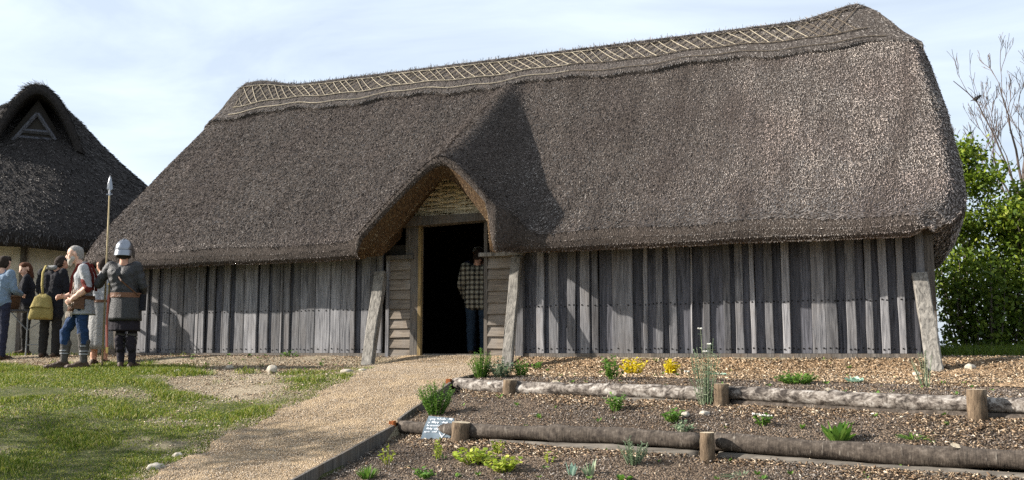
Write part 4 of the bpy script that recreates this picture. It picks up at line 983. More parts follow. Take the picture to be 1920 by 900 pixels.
# the bird on the long branch
bird = MB(); B0 = Vector((8.42, 11.4, -.03)) + sb[3].lerp(sb[4], .15) + Vector((0, 0, .055))
rings = []
for f, r, dz in ((-1.0, .006, -.035), (-.55, .014, -.015), (-.2, .040, 0), (.15, .048, .008), (.45, .040, .03), (.62, .030, .05), (.82, .026, .062), (.95, .012, .062), (1.15, .003, .058)):
    rings.append([B0 + Vector((.11 * f, math.cos(a) * r, dz + math.sin(a) * r * 1.05)) for a in np.linspace(0, 2 * math.pi, 11)[:-1]])
bird.loft(rings, cap=True); bird.tube([B0 + Vector((.01, .012, -.03)), B0 + Vector((.01, .012, -.075))], .004, 4); bird.tube([B0 + Vector((.01, -.012, -.03)), B0 + Vector((.01, -.012, -.075))], .004, 4)
M['bird'] = NT('bird').out((.035, .032, .03), .7)
tag(bird.build('bird', M['bird'], None, smooth=True), 'small dark bird perched on a bare branch', 'bird')
# ------------------------------------------------------------------ people
M['skin'] = NT('skin').out((.50, .27, .18), .6)
M['skin_pale'] = NT('skin_pale').out((.62, .38, .28), .6)
M['hair_grey'] = cloth('hair_grey', (.42, .40, .37), (.24, .22, .20), 90)
M['beard'] = cloth('beard', (.66, .62, .55), (.45, .41, .36), 90)
M['hair_dark'] = cloth('hair_dark', (.045, .028, .020), (.02, .014, .010), 90)
M['hair_red'] = cloth('hair_red', (.14, .05, .022), (.06, .025, .012), 90)
M['eye'] = NT('eye').out((.03, .02, .02), .3)
t = NT('mail'); v = t.coord(rnd=False); vo = t.n.new('ShaderNodeTexVoronoi'); vo.inputs['Scale'].default_value = 150; t.l.new(v, vo.inputs['Vector'])
t.bump(vo.outputs['Distance'], .6, .005); M['mail'] = t.out(t.ramp(vo.outputs['Distance'], [(.1, (.085, .085, .085)), (.6, (.025, .025, .026))]), .5, .35)
M['dark_wool'] = cloth('dark_wool', (.028, .022, .030), (.016, .013, .018)); M['black_cloth'] = cloth('black_cloth', (.018, .018, .024), (.010, .010, .014))
M['navy'] = cloth('navy', (.035, .04, .075), (.02, .022, .045)); M['white_linen'] = cloth('white_linen', (.46, .46, .46), (.33, .34, .36))
M['grey_linen'] = cloth('grey_linen', (.40, .39, .37), (.26, .26, .26)); M['blue_wool'] = cloth('blue_wool', (.026, .065, .16), (.012, .03, .075))
M['sky_shirt'] = cloth('sky_shirt', (.24, .32, .42), (.17, .24, .33)); M['leather'] = cloth('leather', (.16, .075, .035), (.08, .038, .02), 25, .6)
M['boot'] = cloth('boot', (.11, .065, .04), (.05, .03, .02), 25, .6); M['red_trim'] = cloth('red_trim', (.19, .028, .02), (.12, .016, .012))
M['belt'] = cloth('belt', (.24, .115, .06), (.14, .065, .035), 25, .55); M['tassel'] = cloth('tassel', (.66, .58, .48), (.4, .33, .26))
M['wrap'] = cloth('wrap', (.13, .12, .11), (.06, .055, .05)); M['steel'] = NT('steel').out((.24, .25, .27), .30, 1.0); M['brass'] = NT('brass').out((.55, .40, .14), .35, 1.0)
M['canvas_yellow'] = cloth('canvas_yellow', (.42, .34, .12), (.27, .21, .07)); M['shaft'] = wood('shaft', '#77684a', '#b8a884', vary=.1)
M['scabbard'] = NT('scabbard').out((.34, .10, .07), .5); M['glove'] = NT('glove').out((.02, .017, .015), .7)
M['trousers'] = cloth('trousers', (.035, .032, .03), (.018, .018, .018)); M['jeans'] = cloth('jeans', (.03, .055, .085), (.018, .03, .05))
t = NT('plaid'); tcx = t.n.new('ShaderNodeTexCoord'); sx = t.n.new('ShaderNodeSeparateXYZ'); t.l.new(tcx.outputs['Object'], sx.inputs[0])
def band(o, per, w): return t.val(t.val(t.val(t.val(o, 'ADD', 5), 'DIVIDE', per), 'FRACT', 0), 'LESS_THAN', w)
bsum = t.val(t.val(band(sx.outputs[0], .075, .45), 'ADD', band(sx.outputs[2], .075, .45)), 'MULTIPLY', .5)
M['plaid'] = t.out(t.ramp(bsum, [(.0, (.30, .28, .22)), (.5, (.11, .095, .07)), (1, (.015, .015, .015))]), .9)

def capsule(mb, p, r, q, s, seg=12, ring=8):
    p, q = Vector(p), Vector(q); d = q - p; L = d.length
    if L < 1e-5: mb.ball(p, r, seg=seg, ring=ring); return
    z = d / L; x = z.orthogonal().normalized(); y = z.cross(x); rings = []; V = []
    prof = [(-r * math.cos(a), r * math.sin(a)) for a in np.linspace(0.12, math.pi / 2, ring // 2)] + [(L - s * math.cos(a), s * math.sin(a)) for a in np.linspace(math.pi / 2, math.pi - .12, ring // 2)]
    for h, rr in prof: rings.append([p + z * h + (x * math.cos(a) + y * math.sin(a)) * rr for a in np.linspace(0, 2 * math.pi, seg + 1)[:-1]])
    mb.loft(rings, cap=True)
def body(name, prims, mats, label, loc, rz, vox=.010, scale=1.0, smooth=4):
    """prims: (p, r, q, s, tag). The capsules are fused into one skin; each face takes the cloth of the nearest limb."""
    mb = MB()
    for p, r, q, s, tg in prims: capsule(mb, p, r, q, s)
    o = mb.build(name, [], None); md = o.modifiers.new('fuse', 'REMESH'); md.mode = 'VOXEL'; md.voxel_size = vox
    sm = o.modifiers.new('soft', 'SMOOTH'); sm.factor = .5; sm.iterations = smooth
    dg = bpy.context.evaluated_depsgraph_get(); dg.update(); me = bpy.data.meshes.new_from_object(o.evaluated_get(dg))
    o.modifiers.clear(); old = o.data; o.data = me; bpy.data.meshes.remove(old); me.name = name
    tags = []
    for *_, tg in prims:
        if tg not in tags: tags.append(tg)
    me.materials.clear()
    for tg in tags: me.materials.append(M[mats.get(tg, tg)])
    n = len(me.polygons); c = np.zeros(n * 3, np.float32); me.polygons.foreach_get('center', c); c = c.reshape(-1, 3); D = np.full((len(prims), n), 9.)
    for i, (p, r, q, s, tg) in enumerate(prims):
        p, q = np.array(p, float), np.array(q, float); d = q - p; L2 = max(d @ d, 1e-9); tt = np.clip(((c - p) @ d) / L2, 0, 1); D[i] = np.linalg.norm(c - p - tt[:, None] * d, axis=1) - (r + (s - r) * tt)
    nv = len(me.vertices); vc = np.zeros(nv * 3, np.float32); me.vertices.foreach_get('co', vc); vc = vc.reshape(-1, 3); vn = np.zeros(nv * 3, np.float32); me.vertices.foreach_get('normal', vn); vn = vn.reshape(-1, 3)
    wr = np.sin(vc[:, 2] * 38 + 5 * np.sin(vc[:, 0] * 13 + vc[:, 1] * 9)) * np.sin(vc[:, 0] * 21 + 4 * np.sin(vc[:, 2] * 11)) + .6 * np.sin(vc[:, 1] * 33 + 3 * np.sin(vc[:, 2] * 17))
    wr *= np.clip((1.40 - vc[:, 2]) / .06, 0, 1) * np.clip((vc[:, 2] - .12) / .05, 0, 1); vc = vc + vn * (wr * .0045)[:, None]; me.vertices.foreach_set('co', vc.ravel())
    ti = np.array([tags.index(pr[4]) for pr in prims]); me.polygons.foreach_set('material_index', ti[D.argmin(0)].astype(np.int32)); me.polygons.foreach_set('use_smooth', np.ones(n, bool)); me.update()
    o.location = loc; o.rotation_euler = (0, 0, rz); o.scale = (scale,) * 3
    return tag(o, label, 'person', 'people around the hall')
def vadd(a, b): return tuple(x + y for x, y in zip(a, b))
def head(c, yaw=0, pitch=0, hair='hair', skin='skin', bald=False, beard=None, long=0, bare_nape=True):
    R = Matrix.Rotation(yaw, 3, 'Z') @ Matrix.Rotation(pitch, 3, 'X'); c = Vector(c); f = lambda x, y, z: tuple(c + R @ Vector((x, y, z))); P = []
    P += [(f(0, -.015, .035), .088, f(0, .012, .035), .086, skin), (f(0, .035, .0), .066, f(0, .045, -.075), .044, skin), (f(0, -.02, -.03), .068, f(0, .02, -.05), .055, skin)]
    P += [(f(0, .095, .012), .010, f(0, .116, -.022), .016, skin), (f(-.018, .106, -.028), .009, f(.018, .106, -.028), .009, skin), (f(-.035, .084, .026), .014, f(.035, .084, .026), .014, skin)]
    for s in (-1, 1): P += [(f(s * .034, .092, .008), .010, f(s * .030, .094, .008), .010, 'eye'), (f(s * .088, -.005, .015), .014, f(s * .086, -.008, -.025), .010, skin), (f(s * .045, .062, -.015), .026, f(s * .035, .06, -.045), .026, skin)]
    P += [(f(-.02, .089, -.056), .008, f(.02, .089, -.056), .008, 'lip')]
    P += [(f(0, -.03, -.04), .052, f(0, -.045, -.16), .056, skin)]
    if hair:
        P += [(f(0, -.028, .040), .089, f(0, -.005, .050), .086, hair), (f(0, -.045, .0), .078, f(0, -.05, -.03), .066, hair)]
        if not bald: P += [(f(-.03, .02, .075), .062, f(.03, .02, .075), .062, hair), (f(-.055, -.03, .0), .045, f(-.055, -.045, -.05 - long), .040, hair), (f(.055, -.03, .0), .045, f(.055, -.045, -.05 - long), .040, hair), (f(0, -.06, .0), .065, f(0, -.065, -.06 - long), .05, hair)]
    if beard: P += [(f(0, .062, -.07), .050, f(0, .075, -.125), .030, beard), (f(-.05, .03, -.05), .030, f(-.02, .07, -.09), .032, beard), (f(.05, .03, -.05), .030, f(.02, .07, -.09), .032, beard), (f(-.025, .10, -.046), .010, f(.025, .10, -.046), .010, beard)]
    return P
def hand(w, d, n, curl=.6, skin='skin', side=1):
    """w wrist, d pointing direction, n palm normal (side the fingers close to), side: thumb side sign"""
    w, d, n = Vector(w), Vector(d).normalized(), Vector(n); n = (n - d * n.dot(d)).normalized(); s = d.cross(n) * side; P = []
    t3 = lambda v: tuple(v)
    for i, (o, L) in enumerate(((.030, .072), (.011, .080), (-.009, .075), (-.028, .060))):
        k = w + d * .088 + s * o; P.append((t3(w + d * .015 + s * o * .6), .016, t3(k), .013, skin))
        d1 = (d * math.cos(curl) + n * math.sin(curl)).normalized(); m = k + d1 * L * .52; d2 = (d * math.cos(curl * 2.1) + n * math.sin(curl * 2.1)).normalized()
        P += [(t3(k), .0105, t3(m), .0095, skin), (t3(m), .0095, t3(m + d2 * L * .48), .0080, skin)]
    b = w + d * .03 + s * .026; m = b + (d * .5 + s * .75 + n * .4).normalized() * .038; P += [(t3(b), .015, t3(m), .012, skin), (t3(m), .0115, t3(m + (d * .8 + s * .1 + n * .7).normalized() * .036), .0090, skin)]
    return P
def limb(a, b, c, r, tg, tg2=None): return [(a, r[0], b, r[1], tg), (b, r[1], c, r[2], tg2 or tg)]
def torso(hip, chest, tg, hipw=.085, shw=.155, r=1.0, tg_low=None, axis=(1, 0, 0)):
    h, c, ax = Vector(hip), Vector(chest), Vector(axis).normalized(); P = []; t3 = lambda v: tuple(v); up = Vector((0, 0, 1)); lo = tg_low or tg
    P.append((t3(h - ax * hipw * .8), .115 * r, t3(h + ax * hipw * .8), .115 * r, lo)); m = h.lerp(c, .45)
    for s in (-1, 1): P += [(t3(h + ax * s * hipw * .6 + up * .03), .11 * r, t3(m + ax * s * .05), .108 * r, tg), (t3(m + ax * s * .05), .108 * r, t3(c + ax * s * .075), .118 * r, tg), (t3(c + ax * s * .075 + up * .02), .112 * r, t3(c + ax * s * shw + up * .115), .062 * r, tg)]
    P.append((t3(c + up * .10), .09, t3(c + up * .165), .062, tg)); return P
def foot(an, toe, tg, r=.042):
    a, t_ = Vector(an), Vector(toe); d = (t_ - a); d.z = 0; d.normalize(); he = Vector((a.x, a.y, t_.z)) - d * .05
    return [(tuple(a), r, tuple(he), r * .9, tg), (tuple(he), r * .88, tuple(t_ - d * .03), r * .92, tg), (tuple(a), r * .95, tuple(t_ - d * .05), r * .8, tg), (tuple(t_ - d * .05), r * .9, tuple(t_), r * .66, tg)]
def skirt(name, cx_, cy_, z0, z1, rx0, ry0, rx1, ry1, mat, parent, folds=11, amp=.012, n=48, rag=0, sx1=0, sy1=0):
    rings = []
    rs = random.Random(3)
    for k in range(9):
        f = k / 8; z = z0 + (z1 - z0) * f; rg = []
        for j in range(n):
            a = 2 * math.pi * j / n; w = 1 + amp * 8 * f * math.sin(a * folds + 1.7 * math.sin(a * 3)) * .35
            rg.append((cx_ + sx1 * f + (rx0 + (rx1 - rx0) * f) * math.cos(a) * w, cy_ + sy1 * f + (ry0 + (ry1 - ry0) * f) * math.sin(a) * w, z + (rs.uniform(-rag, rag) if k == 8 else 0)))
        rings.append(rg)
    inner = [[(cx_ + (p[0] - cx_) * .95, cy_ + (p[1] - cy_) * .95, p[2] + .004) for p in r] for r in reversed(rings)]
    return MB().loft(rings + inner).build(name, M[mat], parent, smooth=True)
def ring_band(name, cx_, cy_, z, h, rx, ry, mat, parent, n=40, th=.008):
    rings = []
    for dr, dz in ((0, -h / 2), (th, -h / 2), (th, h / 2), (0, h / 2)): rings.append([(cx_ + (rx + dr) * math.cos(a), cy_ + (ry + dr) * math.sin(a), z + dz) for a in np.linspace(0, 2 * math.pi, n + 1)[:-1]])
    return MB().loft(rings + [rings[0]]).build(name, M[mat], parent, smooth=False)
def gz(x, y): return float(terr(x, y))

# --- the armoured man, back to the camera, spear in his left hand
sx_, sy_ = -3.93, -2.12
P = []
P += torso((-.05, 0, .95), (-.095, .0, 1.30), 'mail', .09, .165, 1.18)
P += head((-.10, .02, 1.60), .35, -.05, hair='hair', skin='skin')
P += limb((-.275, 0, 1.41), (-.44, .03, 1.17), (-.425, .22, 1.36), (.075, .066, .045), 'mail', 'mail')
P += hand((-.425, .22, 1.36), (.0, .35, 1), (-.2, .9, -.3), .9, 'glove', 1)
P += limb((.09, 0, 1.41), (.175, .02, 1.13), (.12, .20, .99), (.075, .062, .042), 'mail', 'mail')
P += hand((.12, .20, .99), (-.4, .9, -.2), (-.8, -.2, -.3), .9, 'skin', 1)
P += limb((-.125, 0, .90), (-.105, .03, .50), (-.075, .0, .10), (.10, .062, .048), 'wool', 'legs')
P += limb((.035, 0, .90), (.055, .04, .50), (.07, .02, .10), (.10, .065, .05), 'wool', 'legs')
P += [((-.10, -.03, .40), .064, (-.085, -.015, .28), .056, 'legs'), ((.057, -.02, .40), .066, (.065, -.01, .28), .058, 'legs')]
P += foot((-.075, .0, .09), (-.13, .17, .045), 'boot') + foot((.07, .02, .09), (.10, .20, .045), 'boot')
sold = body('person', P, dict(mail='mail', hair='hair_dark', skin='skin', lip='skin', eye='eye', glove='glove', wool='dark_wool', legs='dark_wool', boot='boot'), 'armoured man in a steel helmet and mail shirt, back turned, gripping a spear', (sx_, sy_, gz(sx_, sy_)), YAW, .010)
skirt('mail_skirt', -.045, .0, 1.03, .66, .205, .155, .225, .175, 'mail', sold, 9, .010)
skirt('tunic_hem', -.045, .005, .74, .52, .20, .155, .205, .165, 'dark_wool', sold, 13, .014)
ring_band('belt', -.05, .0, 1.01, .065, .205, .155, 'belt', sold)
for lx in (-.105, .056):
    for k in range(4 if lx < 0 else 2): ring_band('leg_wrap', lx + .004 * k, .028 - .006 * k, .47 - .05 * k, .032, .062, .062, 'wrap', sold, 18)
hel = MB(); rings = []
for th in np.linspace(0.05, 1.62, 10): rings.append([(-.10 + .118 * math.sin(th) * math.cos(a), .015 + .135 * math.sin(th) * math.sin(a), 1.645 + .145 * math.cos(th)) for a in np.linspace(0, 2 * math.pi, 29)[:-1]])
hel.loft(rings[::-1], cap=True); helm = hel.build('helmet', M['steel'], sold, smooth=True)
ring_band('brow_band', -.10, .015, 1.650, .022, .117, .134, 'steel', helm)
g = MB(); nk = []
for r0, z in ((1.0, 1.64), (1.08, 1.60), (1.12, 1.560), (1.13, 1.553), (1.05, 1.590)): nk.append([(-.10 + .118 * r0 * math.cos(a), .015 + .135 * r0 * math.sin(a), z) for a in np.linspace(math.pi * 1.08, math.pi * 1.92, 15)])
g.loft(nk, closed=False); g.build('neck_guard', M['steel'], helm, smooth=True)
MB().tube([(-.10, .13, 1.73), (-.10, .05, 1.795), (-.10, -.03, 1.79), (-.10, -.10, 1.72)], .008, 6).build('crest_ridge', M['steel'], helm)
MB().tube([(-.10, .015, 1.783), (-.10, .015, 1.797)], [.014, .010], 8).build('crest_knob', M['steel'], helm)
for s in (-1, 1): MB().loft([[(-.10 + s * .112, .03 + y, z) for y, z in ((-.03, 1.64), (.06, 1.64), (.065, 1.57), (.04, 1.52), (.0, 1.535), (-.025, 1.58))], [(-.10 + s * .120, .03 + y, z) for y, z in ((-.03, 1.64), (.06, 1.64), (.065, 1.57), (.04, 1.52), (.0, 1.535), (-.025, 1.58))]], cap=True).build('cheek_guard', M['steel'], helm)
MB().box((.165, -.04, .80), (.225, .06, 1.02), jit=.008).build('pouch', M['black_cloth'], sold)
MB().tube([(-.265, -.01, 1.42), (-.05, -.175, 1.20), (.17, -.09, 1.0)], .012, 4, sq=(1, .5)).build('baldric', M['leather'], sold)
# spear and sword are things of their own
sr = Matrix.Translation((sx_, sy_, gz(sx_, sy_))) @ Matrix.Rotation(YAW, 4, 'Z')
f0, f1 = Vector((-.325, .0, -.035)), Vector((-.215, .34, 2.42)); dsp = (f1 - f0).normalized()
spear = tag(empty('spear', (0, 0, 0)), 'long pale wooden spear with a bright leaf-shaped steel head', 'spear')
f0 = Vector((-.44, .27, -.02)); f1 = Vector((-.47, .31, 2.45)); dsp = (f1 - f0).normalized()
spear.matrix_world = sr
MB().tube([f0, f0.lerp(f1, .5), f1], [.014, .014, .012], 8).build('shaft', M['shaft'], spear, smooth=True)
tp = []
for h, w in ((0, .014), (.06, .018), (.10, .042), (.16, .036), (.26, .016), (.30, .001)):
    c = f1 + dsp * h; tp.append([c + Vector((w, 0, 0)), c + Vector((0, .010, 0)), c + Vector((-w, 0, 0)), c + Vector((0, -.010, 0))])
MB().loft(tp, cap=True).build('spearhead', M['steel'], spear)
MB().tube([f1 + Vector((-.045, 0, .02)), f1 + Vector((.045, 0, .02))], .009, 6).build('lug', M['steel'], spear)
sw = tag(empty('sheathed_sword'), 'thin red scabbard with yellow tip hanging at the armoured hip', 'sword'); sw.matrix_world = sr
MB().tube([(-.27, -.02, 1.02), (-.275, -.03, .65), (-.25, -.05, .29)], [.020, .018, .015], 6, sq=(1, .5)).build('scabbard', M['scabbard'], sw)
MB().tube([(-.25, -.05, .30), (-.247, -.052, .22)], [.019, .014], 6, sq=(1, .6)).build('chape', M['brass'], sw)
MB().tube([(-.27, -.02, 1.02), (-.27, -.018, 1.15)], [.013, .013], 6).build('grip', M['jamb'], sw)
MB().ball((-.27, -.018, 1.165), .022, seg=8, ring=5).build('pommel', M['brass'], sw)

# --- the bearded man striding left: local y forward, local -x towards the camera
bx, by = -4.70, -2.27
P = []
P += torso((0, -.06, .93), (0, -.07, 1.28), 'shirt', .08, .15, 1.06)
P += head((0, .07, 1.60), .12, -.12, hair='hair', bald=True, beard='beard')
P += limb((-.19, -.09, 1.40), (-.235, -.17, 1.13), (-.20, .03, .97), (.068, .056, .036), 'shirt', 'skin')
P += [((-.215, -.13, 1.22), .062, (-.235, -.17, 1.11), .060, 'trim')]
P += hand((-.20, .03, .97), (.25, .8, -.5), (.9, -.2, 0), .7, 'skin', -1)
P += limb((.19, -.06, 1.40), (.23, -.02, 1.13), (.14, .20, 1.02), (.066, .054, .036), 'shirt', 'skin') + hand((.14, .20, 1.02), (-.3, .9, -.1), (-.8, 0, -.5), .7)
P += limb((.085, -.03, .90), (.09, .17, .52), (.09, .16, .12), (.10, .066, .048), 'blue', 'wraps')
P += limb((-.085, -.06, .90), (-.09, -.10, .51), (-.09, -.13, .12), (.10, .068, .050), 'blue', 'wraps')
for lx, ly in ((.09, .17), (-.09, -.11)): P += [((lx, ly, .52), .072, (lx, ly - .01, .38), .066, 'blue'), ((lx, ly - .045, .38), .052, (lx, ly - .03, .24), .045, 'wraps')]
P += foot((.09, .16, .11), (.09, .40, .045), 'boot', .046) + foot((-.09, -.13, .11), (-.09, .09, .045), 'boot', .046)
beard = body('person', P, dict(shirt='white_linen', trim='red_trim', hair='hair_grey', beard='beard', skin='skin_pale', lip='skin', eye='eye', blue='blue_wool', wraps='wrap', boot='boot'), 'grey-bearded man in white shirt, leather apron and blue trousers, striding', (bx, by, gz(bx, by) - .01), YAW + 1.78, .010)
skirt('shirt_hem', 0, -.055, .98, .76, .165, .145, .185, .175, 'white_linen', beard, 8, .014)
ring_band('belt', 0, -.06, 1.0, .05, .172, .150, 'leather', beard)
# stole of red trim over the shoulders, down front and back
for s in (-1, 1):
    MB().tube([(s * .10, -.205, 1.10), (s * .115, -.20, 1.30), (s * .125, -.13, 1.475), (s * .115, .0, 1.45), (s * .10, .075, 1.28), (s * .09, .085, 1.05)], .021, 6, sq=(.3, 1), up=(0, 0, 1)).build('red_stole', M['red_trim'], beard)
ap = []
for z, w, yo in ((1.22, .11, .075), (1.12, .14, .090), (1.0, .165, .105), (.9, .17, .118), (.80, .165, .135)):
    ap.append([(w * math.sin(a), yo - .11 * (1 - math.cos(a)) * 1.1, z + .008 * math.sin(z * 60)) for a in np.linspace(-1.5, 1.5, 15)])
ap2 = [[(x * .96, y - .012, z) for x, y, z in r] for r in reversed(ap)]
apron = MB().loft(ap + ap2 + [ap[0]], closed=False).build('leather_apron', M['leather'], beard, smooth=True)
for zz, n_, L in ((.805, 17, .085), (.93, 15, .055), (1.09, 11, .05), (1.16, 9, .05)):
    for k in range(n_):
        a = -1.45 + 2.9 * k / (n_ - 1); w = np.interp(zz, [.8, .9, 1.0, 1.12, 1.22], [.165, .17, .165, .14, .11]) + .008; yo = np.interp(zz, [.8, .9, 1.0, 1.12, 1.22], [.135, .118, .105, .09, .075]) + .008
        p = Vector((w * math.sin(a), yo - .11 * (1 - math.cos(a)) * 1.1, zz)); MB().tube([p, p + Vector((random.uniform(-.006, .006), .004, -L * random.uniform(.8, 1.1)))], .0055, 4).build('tassel', M['tassel'], apron)
MB().box((-.225, -.12, .84), (-.175, .01, .99), jit=.01).build('belt_pouch', M['leather'], beard)
for lx, ly, zz in ((.09, .165, .27), (.09, .162, .23), (-.09, -.125, .26), (-.09, -.127, .22), (-.09, -.118, .33)): ring_band('leg_band', lx, ly, zz, .016, .054, .054, 'white_linen', beard, 16)

# --- the person with the yellow shoulder bag, back to the camera
px, py = -6.85, -.80
P = torso((0, 0, .92), (.01, .02, 1.26), 'coat', .085, .15, 1.12) + head((.085, .10, 1.53), -.5, -.35, hair='hair')
P += limb((-.18, 0, 1.38), (-.235, .03, 1.10), (-.19, .16, .90), (.072, .062, .046), 'coat') + hand((-.19, .16, .90), (.1, .6, -.7), (.8, .3, 0), .6)
P += limb((.19, 0, 1.38), (.255, .03, 1.10), (.265, .22, .96), (.072, .062, .044), 'coat') + hand((.265, .22, .96), (.1, 1, 0), (-.8, 0, -.3), .6)
P += [((-.10, .0, 1.05), .10, (-.11, 0, .70), .11, 'coat'), ((.10, 0, 1.05), .10, (.11, 0, .70), .11, 'coat'), ((0, -.03, 1.0), .11, (0, -.03, .70), .12, 'coat'), ((0, .03, 1.0), .11, (0, .03, .70), .11, 'coat')]
P += limb((-.10, 0, .88), (-.10, .02, .48), (-.10, 0, .09), (.09, .075, .065), 'legs') + limb((.10, 0, .88), (.11, .03, .48), (.11, .02, .09), (.09, .075, .065), 'legs') + foot((-.10, 0, .08), (-.13, .17, .04), 'boot') + foot((.11, .02, .08), (.14, .19, .04), 'boot')
P += [((-.05, -.04, 1.455), .035, (.06, -.04, 1.455), .035, 'collar')]
bagp = body('person', P, dict(coat='black_cloth', hair='hair_dark', skin='skin', lip='skin', eye='eye', legs='trousers', boot='boot', collar='grey_linen'), 'dark-haired person in a black coat seen from behind, leaning forward', (px, py, gz(px, py) - .01), YAW - .15, .012)
bag = tag(empty('shoulder_bag'), 'mustard yellow cloth shoulder bag with a long strap on a black coat', 'bag'); bag.matrix_world = Matrix.Translation((px, py, gz(px, py))) @ Matrix.Rotation(YAW, 4, 'Z')
rb = []
for z, w, d, xo in ((1.0, .045, .035, -.02), (.95, .12, .05, -.015), (.86, .150, .062, -.025), (.74, .178, .07, -.035), (.63, .192, .066, -.045), (.605, .185, .05, -.045)):
    rb.append([(xo + w * math.copysign(abs(math.cos(a)) ** .6, math.cos(a)), -.225 + d * math.copysign(abs(math.sin(a)) ** .7, math.sin(a)), z + .012 * math.sin(a * 3 + z * 9)) for a in np.linspace(0, 2 * math.pi, 29)[:-1]])
MB().loft(rb, cap=True).build('pouch', M['canvas_yellow'], bag, smooth=True)
MB().loft([[(x * 1.0 + .0, y - .008 - .02, z) for x, y, z in r[14:29]] for r in ([(p[0], p[1], p[2]) for p in rb[1]], [(p[0] * .98, p[1], p[2]) for p in rb[2]], [(p[0] * .96, p[1], p[2] + .05) for p in rb[3]])], closed=False).build('flap', M['canvas_yellow'], bag, smooth=True)
MB().tube([(-.02, -.225, .97), (-.06, -.20, 1.15), (-.075, -.165, 1.35), (-.08, -.06, 1.475), (-.06, .06, 1.42)], .022, 6, sq=(.35, 1), up=(0, 1, 0)).build('strap', M['canvas_yellow'], bag, smooth=True)

# --- the woman behind the table
wx, wy = -8.45, .15
P = torso((0, 0, .92), (0, .03, 1.24), 'coat', .085, .14, 1.05) + head((0, .07, 1.52), .55, -.3, hair='hair', long=.09)
P += limb((-.17, .02, 1.36), (-.20, .06, 1.10), (-.06, .27, 1.08), (.066, .056, .040), 'coat') + hand((-.06, .27, 1.08), (.5, .8, 0), (0, -.3, -1), .6, 'skin', 1)
P += limb((.17, .02, 1.36), (.21, .06, 1.10), (.08, .27, 1.05), (.066, .056, .040), 'coat') + hand((.08, .27, 1.05), (-.5, .8, 0), (0, -.3, -1), .6, 'skin', -1)
P += limb((-.09, 0, .88), (-.09, .03, .48), (-.09, 0, .09), (.09, .065, .05), 'legs') + limb((.09, 0, .88), (.09, .03, .48), (.09, 0, .09), (.09, .065, .05), 'legs') + foot((-.09, 0, .08), (-.1, .17, .04), 'boot') + foot((.09, 0, .08), (.1, .17, .04), 'boot')
body('person', P, dict(coat='black_cloth', hair='hair_red', skin='skin_pale', lip='skin', eye='eye', legs='trousers', boot='boot'), 'red-haired woman in a dark coat standing behind the table', (wx, wy, -.02), YAW + 1.9, .012)
# --- the man in the light blue shirt at the picture edge
mx_, my_ = -7.62, -1.12
P = torso((0, 0, .94), (0, .02, 1.28), 'shirt', .085, .155, 1.1) + head((0, .06, 1.57), .1, -.2, hair='hair')
P += limb((-.18, 0, 1.40), (-.24, .02, 1.12), (-.15, .22, 1.05), (.072, .060, .04), 'shirt', 'shirt') + hand((-.15, .22, 1.05), (.3, .9, 0), (.5, 0, -.8), .6, 'skin', 1)
P += limb((.18, 0, 1.40), (.24, .03, 1.13), (.20, .24, 1.08), (.072, .060, .04), 'shirt', 'shirt') + hand((.20, .24, 1.08), (-.2, .9, 0), (-.5, 0, -.8), .6, 'skin', -1)
P += limb((-.10, 0, .90), (-.10, .02, .49), (-.10, 0, .09), (.10, .07, .055), 'legs') + limb((.10, 0, .90), (.10, .02, .49), (.10, 0, .09), (.10, .07, .055), 'legs') + foot((-.10, 0, .08), (-.13, .18, .04), 'boot') + foot((.10, 0, .08), (.13, .18, .04), 'boot')
body('person', P, dict(shirt='sky_shirt', hair='hair_dark', skin='skin_pale', lip='skin', eye='eye', legs='navy', boot='boot'), 'man in a light blue shirt cut off by the picture edge', (mx_, my_, gz(mx_, my_) - .01), YAW - .2, .012)
# --- someone in pale linen, mostly hidden between the bearded man and the armoured man
hx, hy = -5.28, -1.28
P = torso((0, 0, .90), (0, .02, 1.22), 'shirt', .085, .14, 1.0) + head((-.02, .04, 1.50), .9, -.2, hair='hair')
P += limb((-.17, 0, 1.34), (-.21, .02, 1.08), (-.12, .18, .98), (.062, .052, .036), 'shirt', 'skin') + hand((-.12, .18, .98), (.4, .9, 0), (.5, 0, -.8), .6, 'skin', 1)
P += limb((.17, 0, 1.34), (.24, .0, 1.08), (.20, .16, .92), (.062, .052, .036), 'shirt', 'skin') + hand((.20, .16, .92), (-.2, .9, -.2), (-.8, 0, -.3), .6, 'skin', -1)
P += limb((-.08, 0, .86), (-.08, .02, .46), (-.08, 0, .09), (.08, .06, .045), 'skin') + limb((.08, 0, .86), (.08, .02, .46), (.08, 0, .09), (.08, .06, .045), 'skin') + foot((-.08, 0, .08), (-.1, .16, .04), 'boot') + foot((.08, 0, .08), (.1, .16, .04), 'boot')
hid = body('person', P, dict(shirt='white_linen', hair='hair_dark', skin='skin', lip='skin', eye='eye', boot='boot'), 'person in a pale linen tunic half hidden between the bearded and armoured men', (hx, hy, gz(hx, hy) - .01), YAW, .012)
skirt('tunic_skirt', 0, .0, .96, .24, .15, .125, .205, .17, 'grey_linen', hid, 9, .016); ring_band('belt', 0, 0, .96, .04, .152, .128, 'belt', hid)
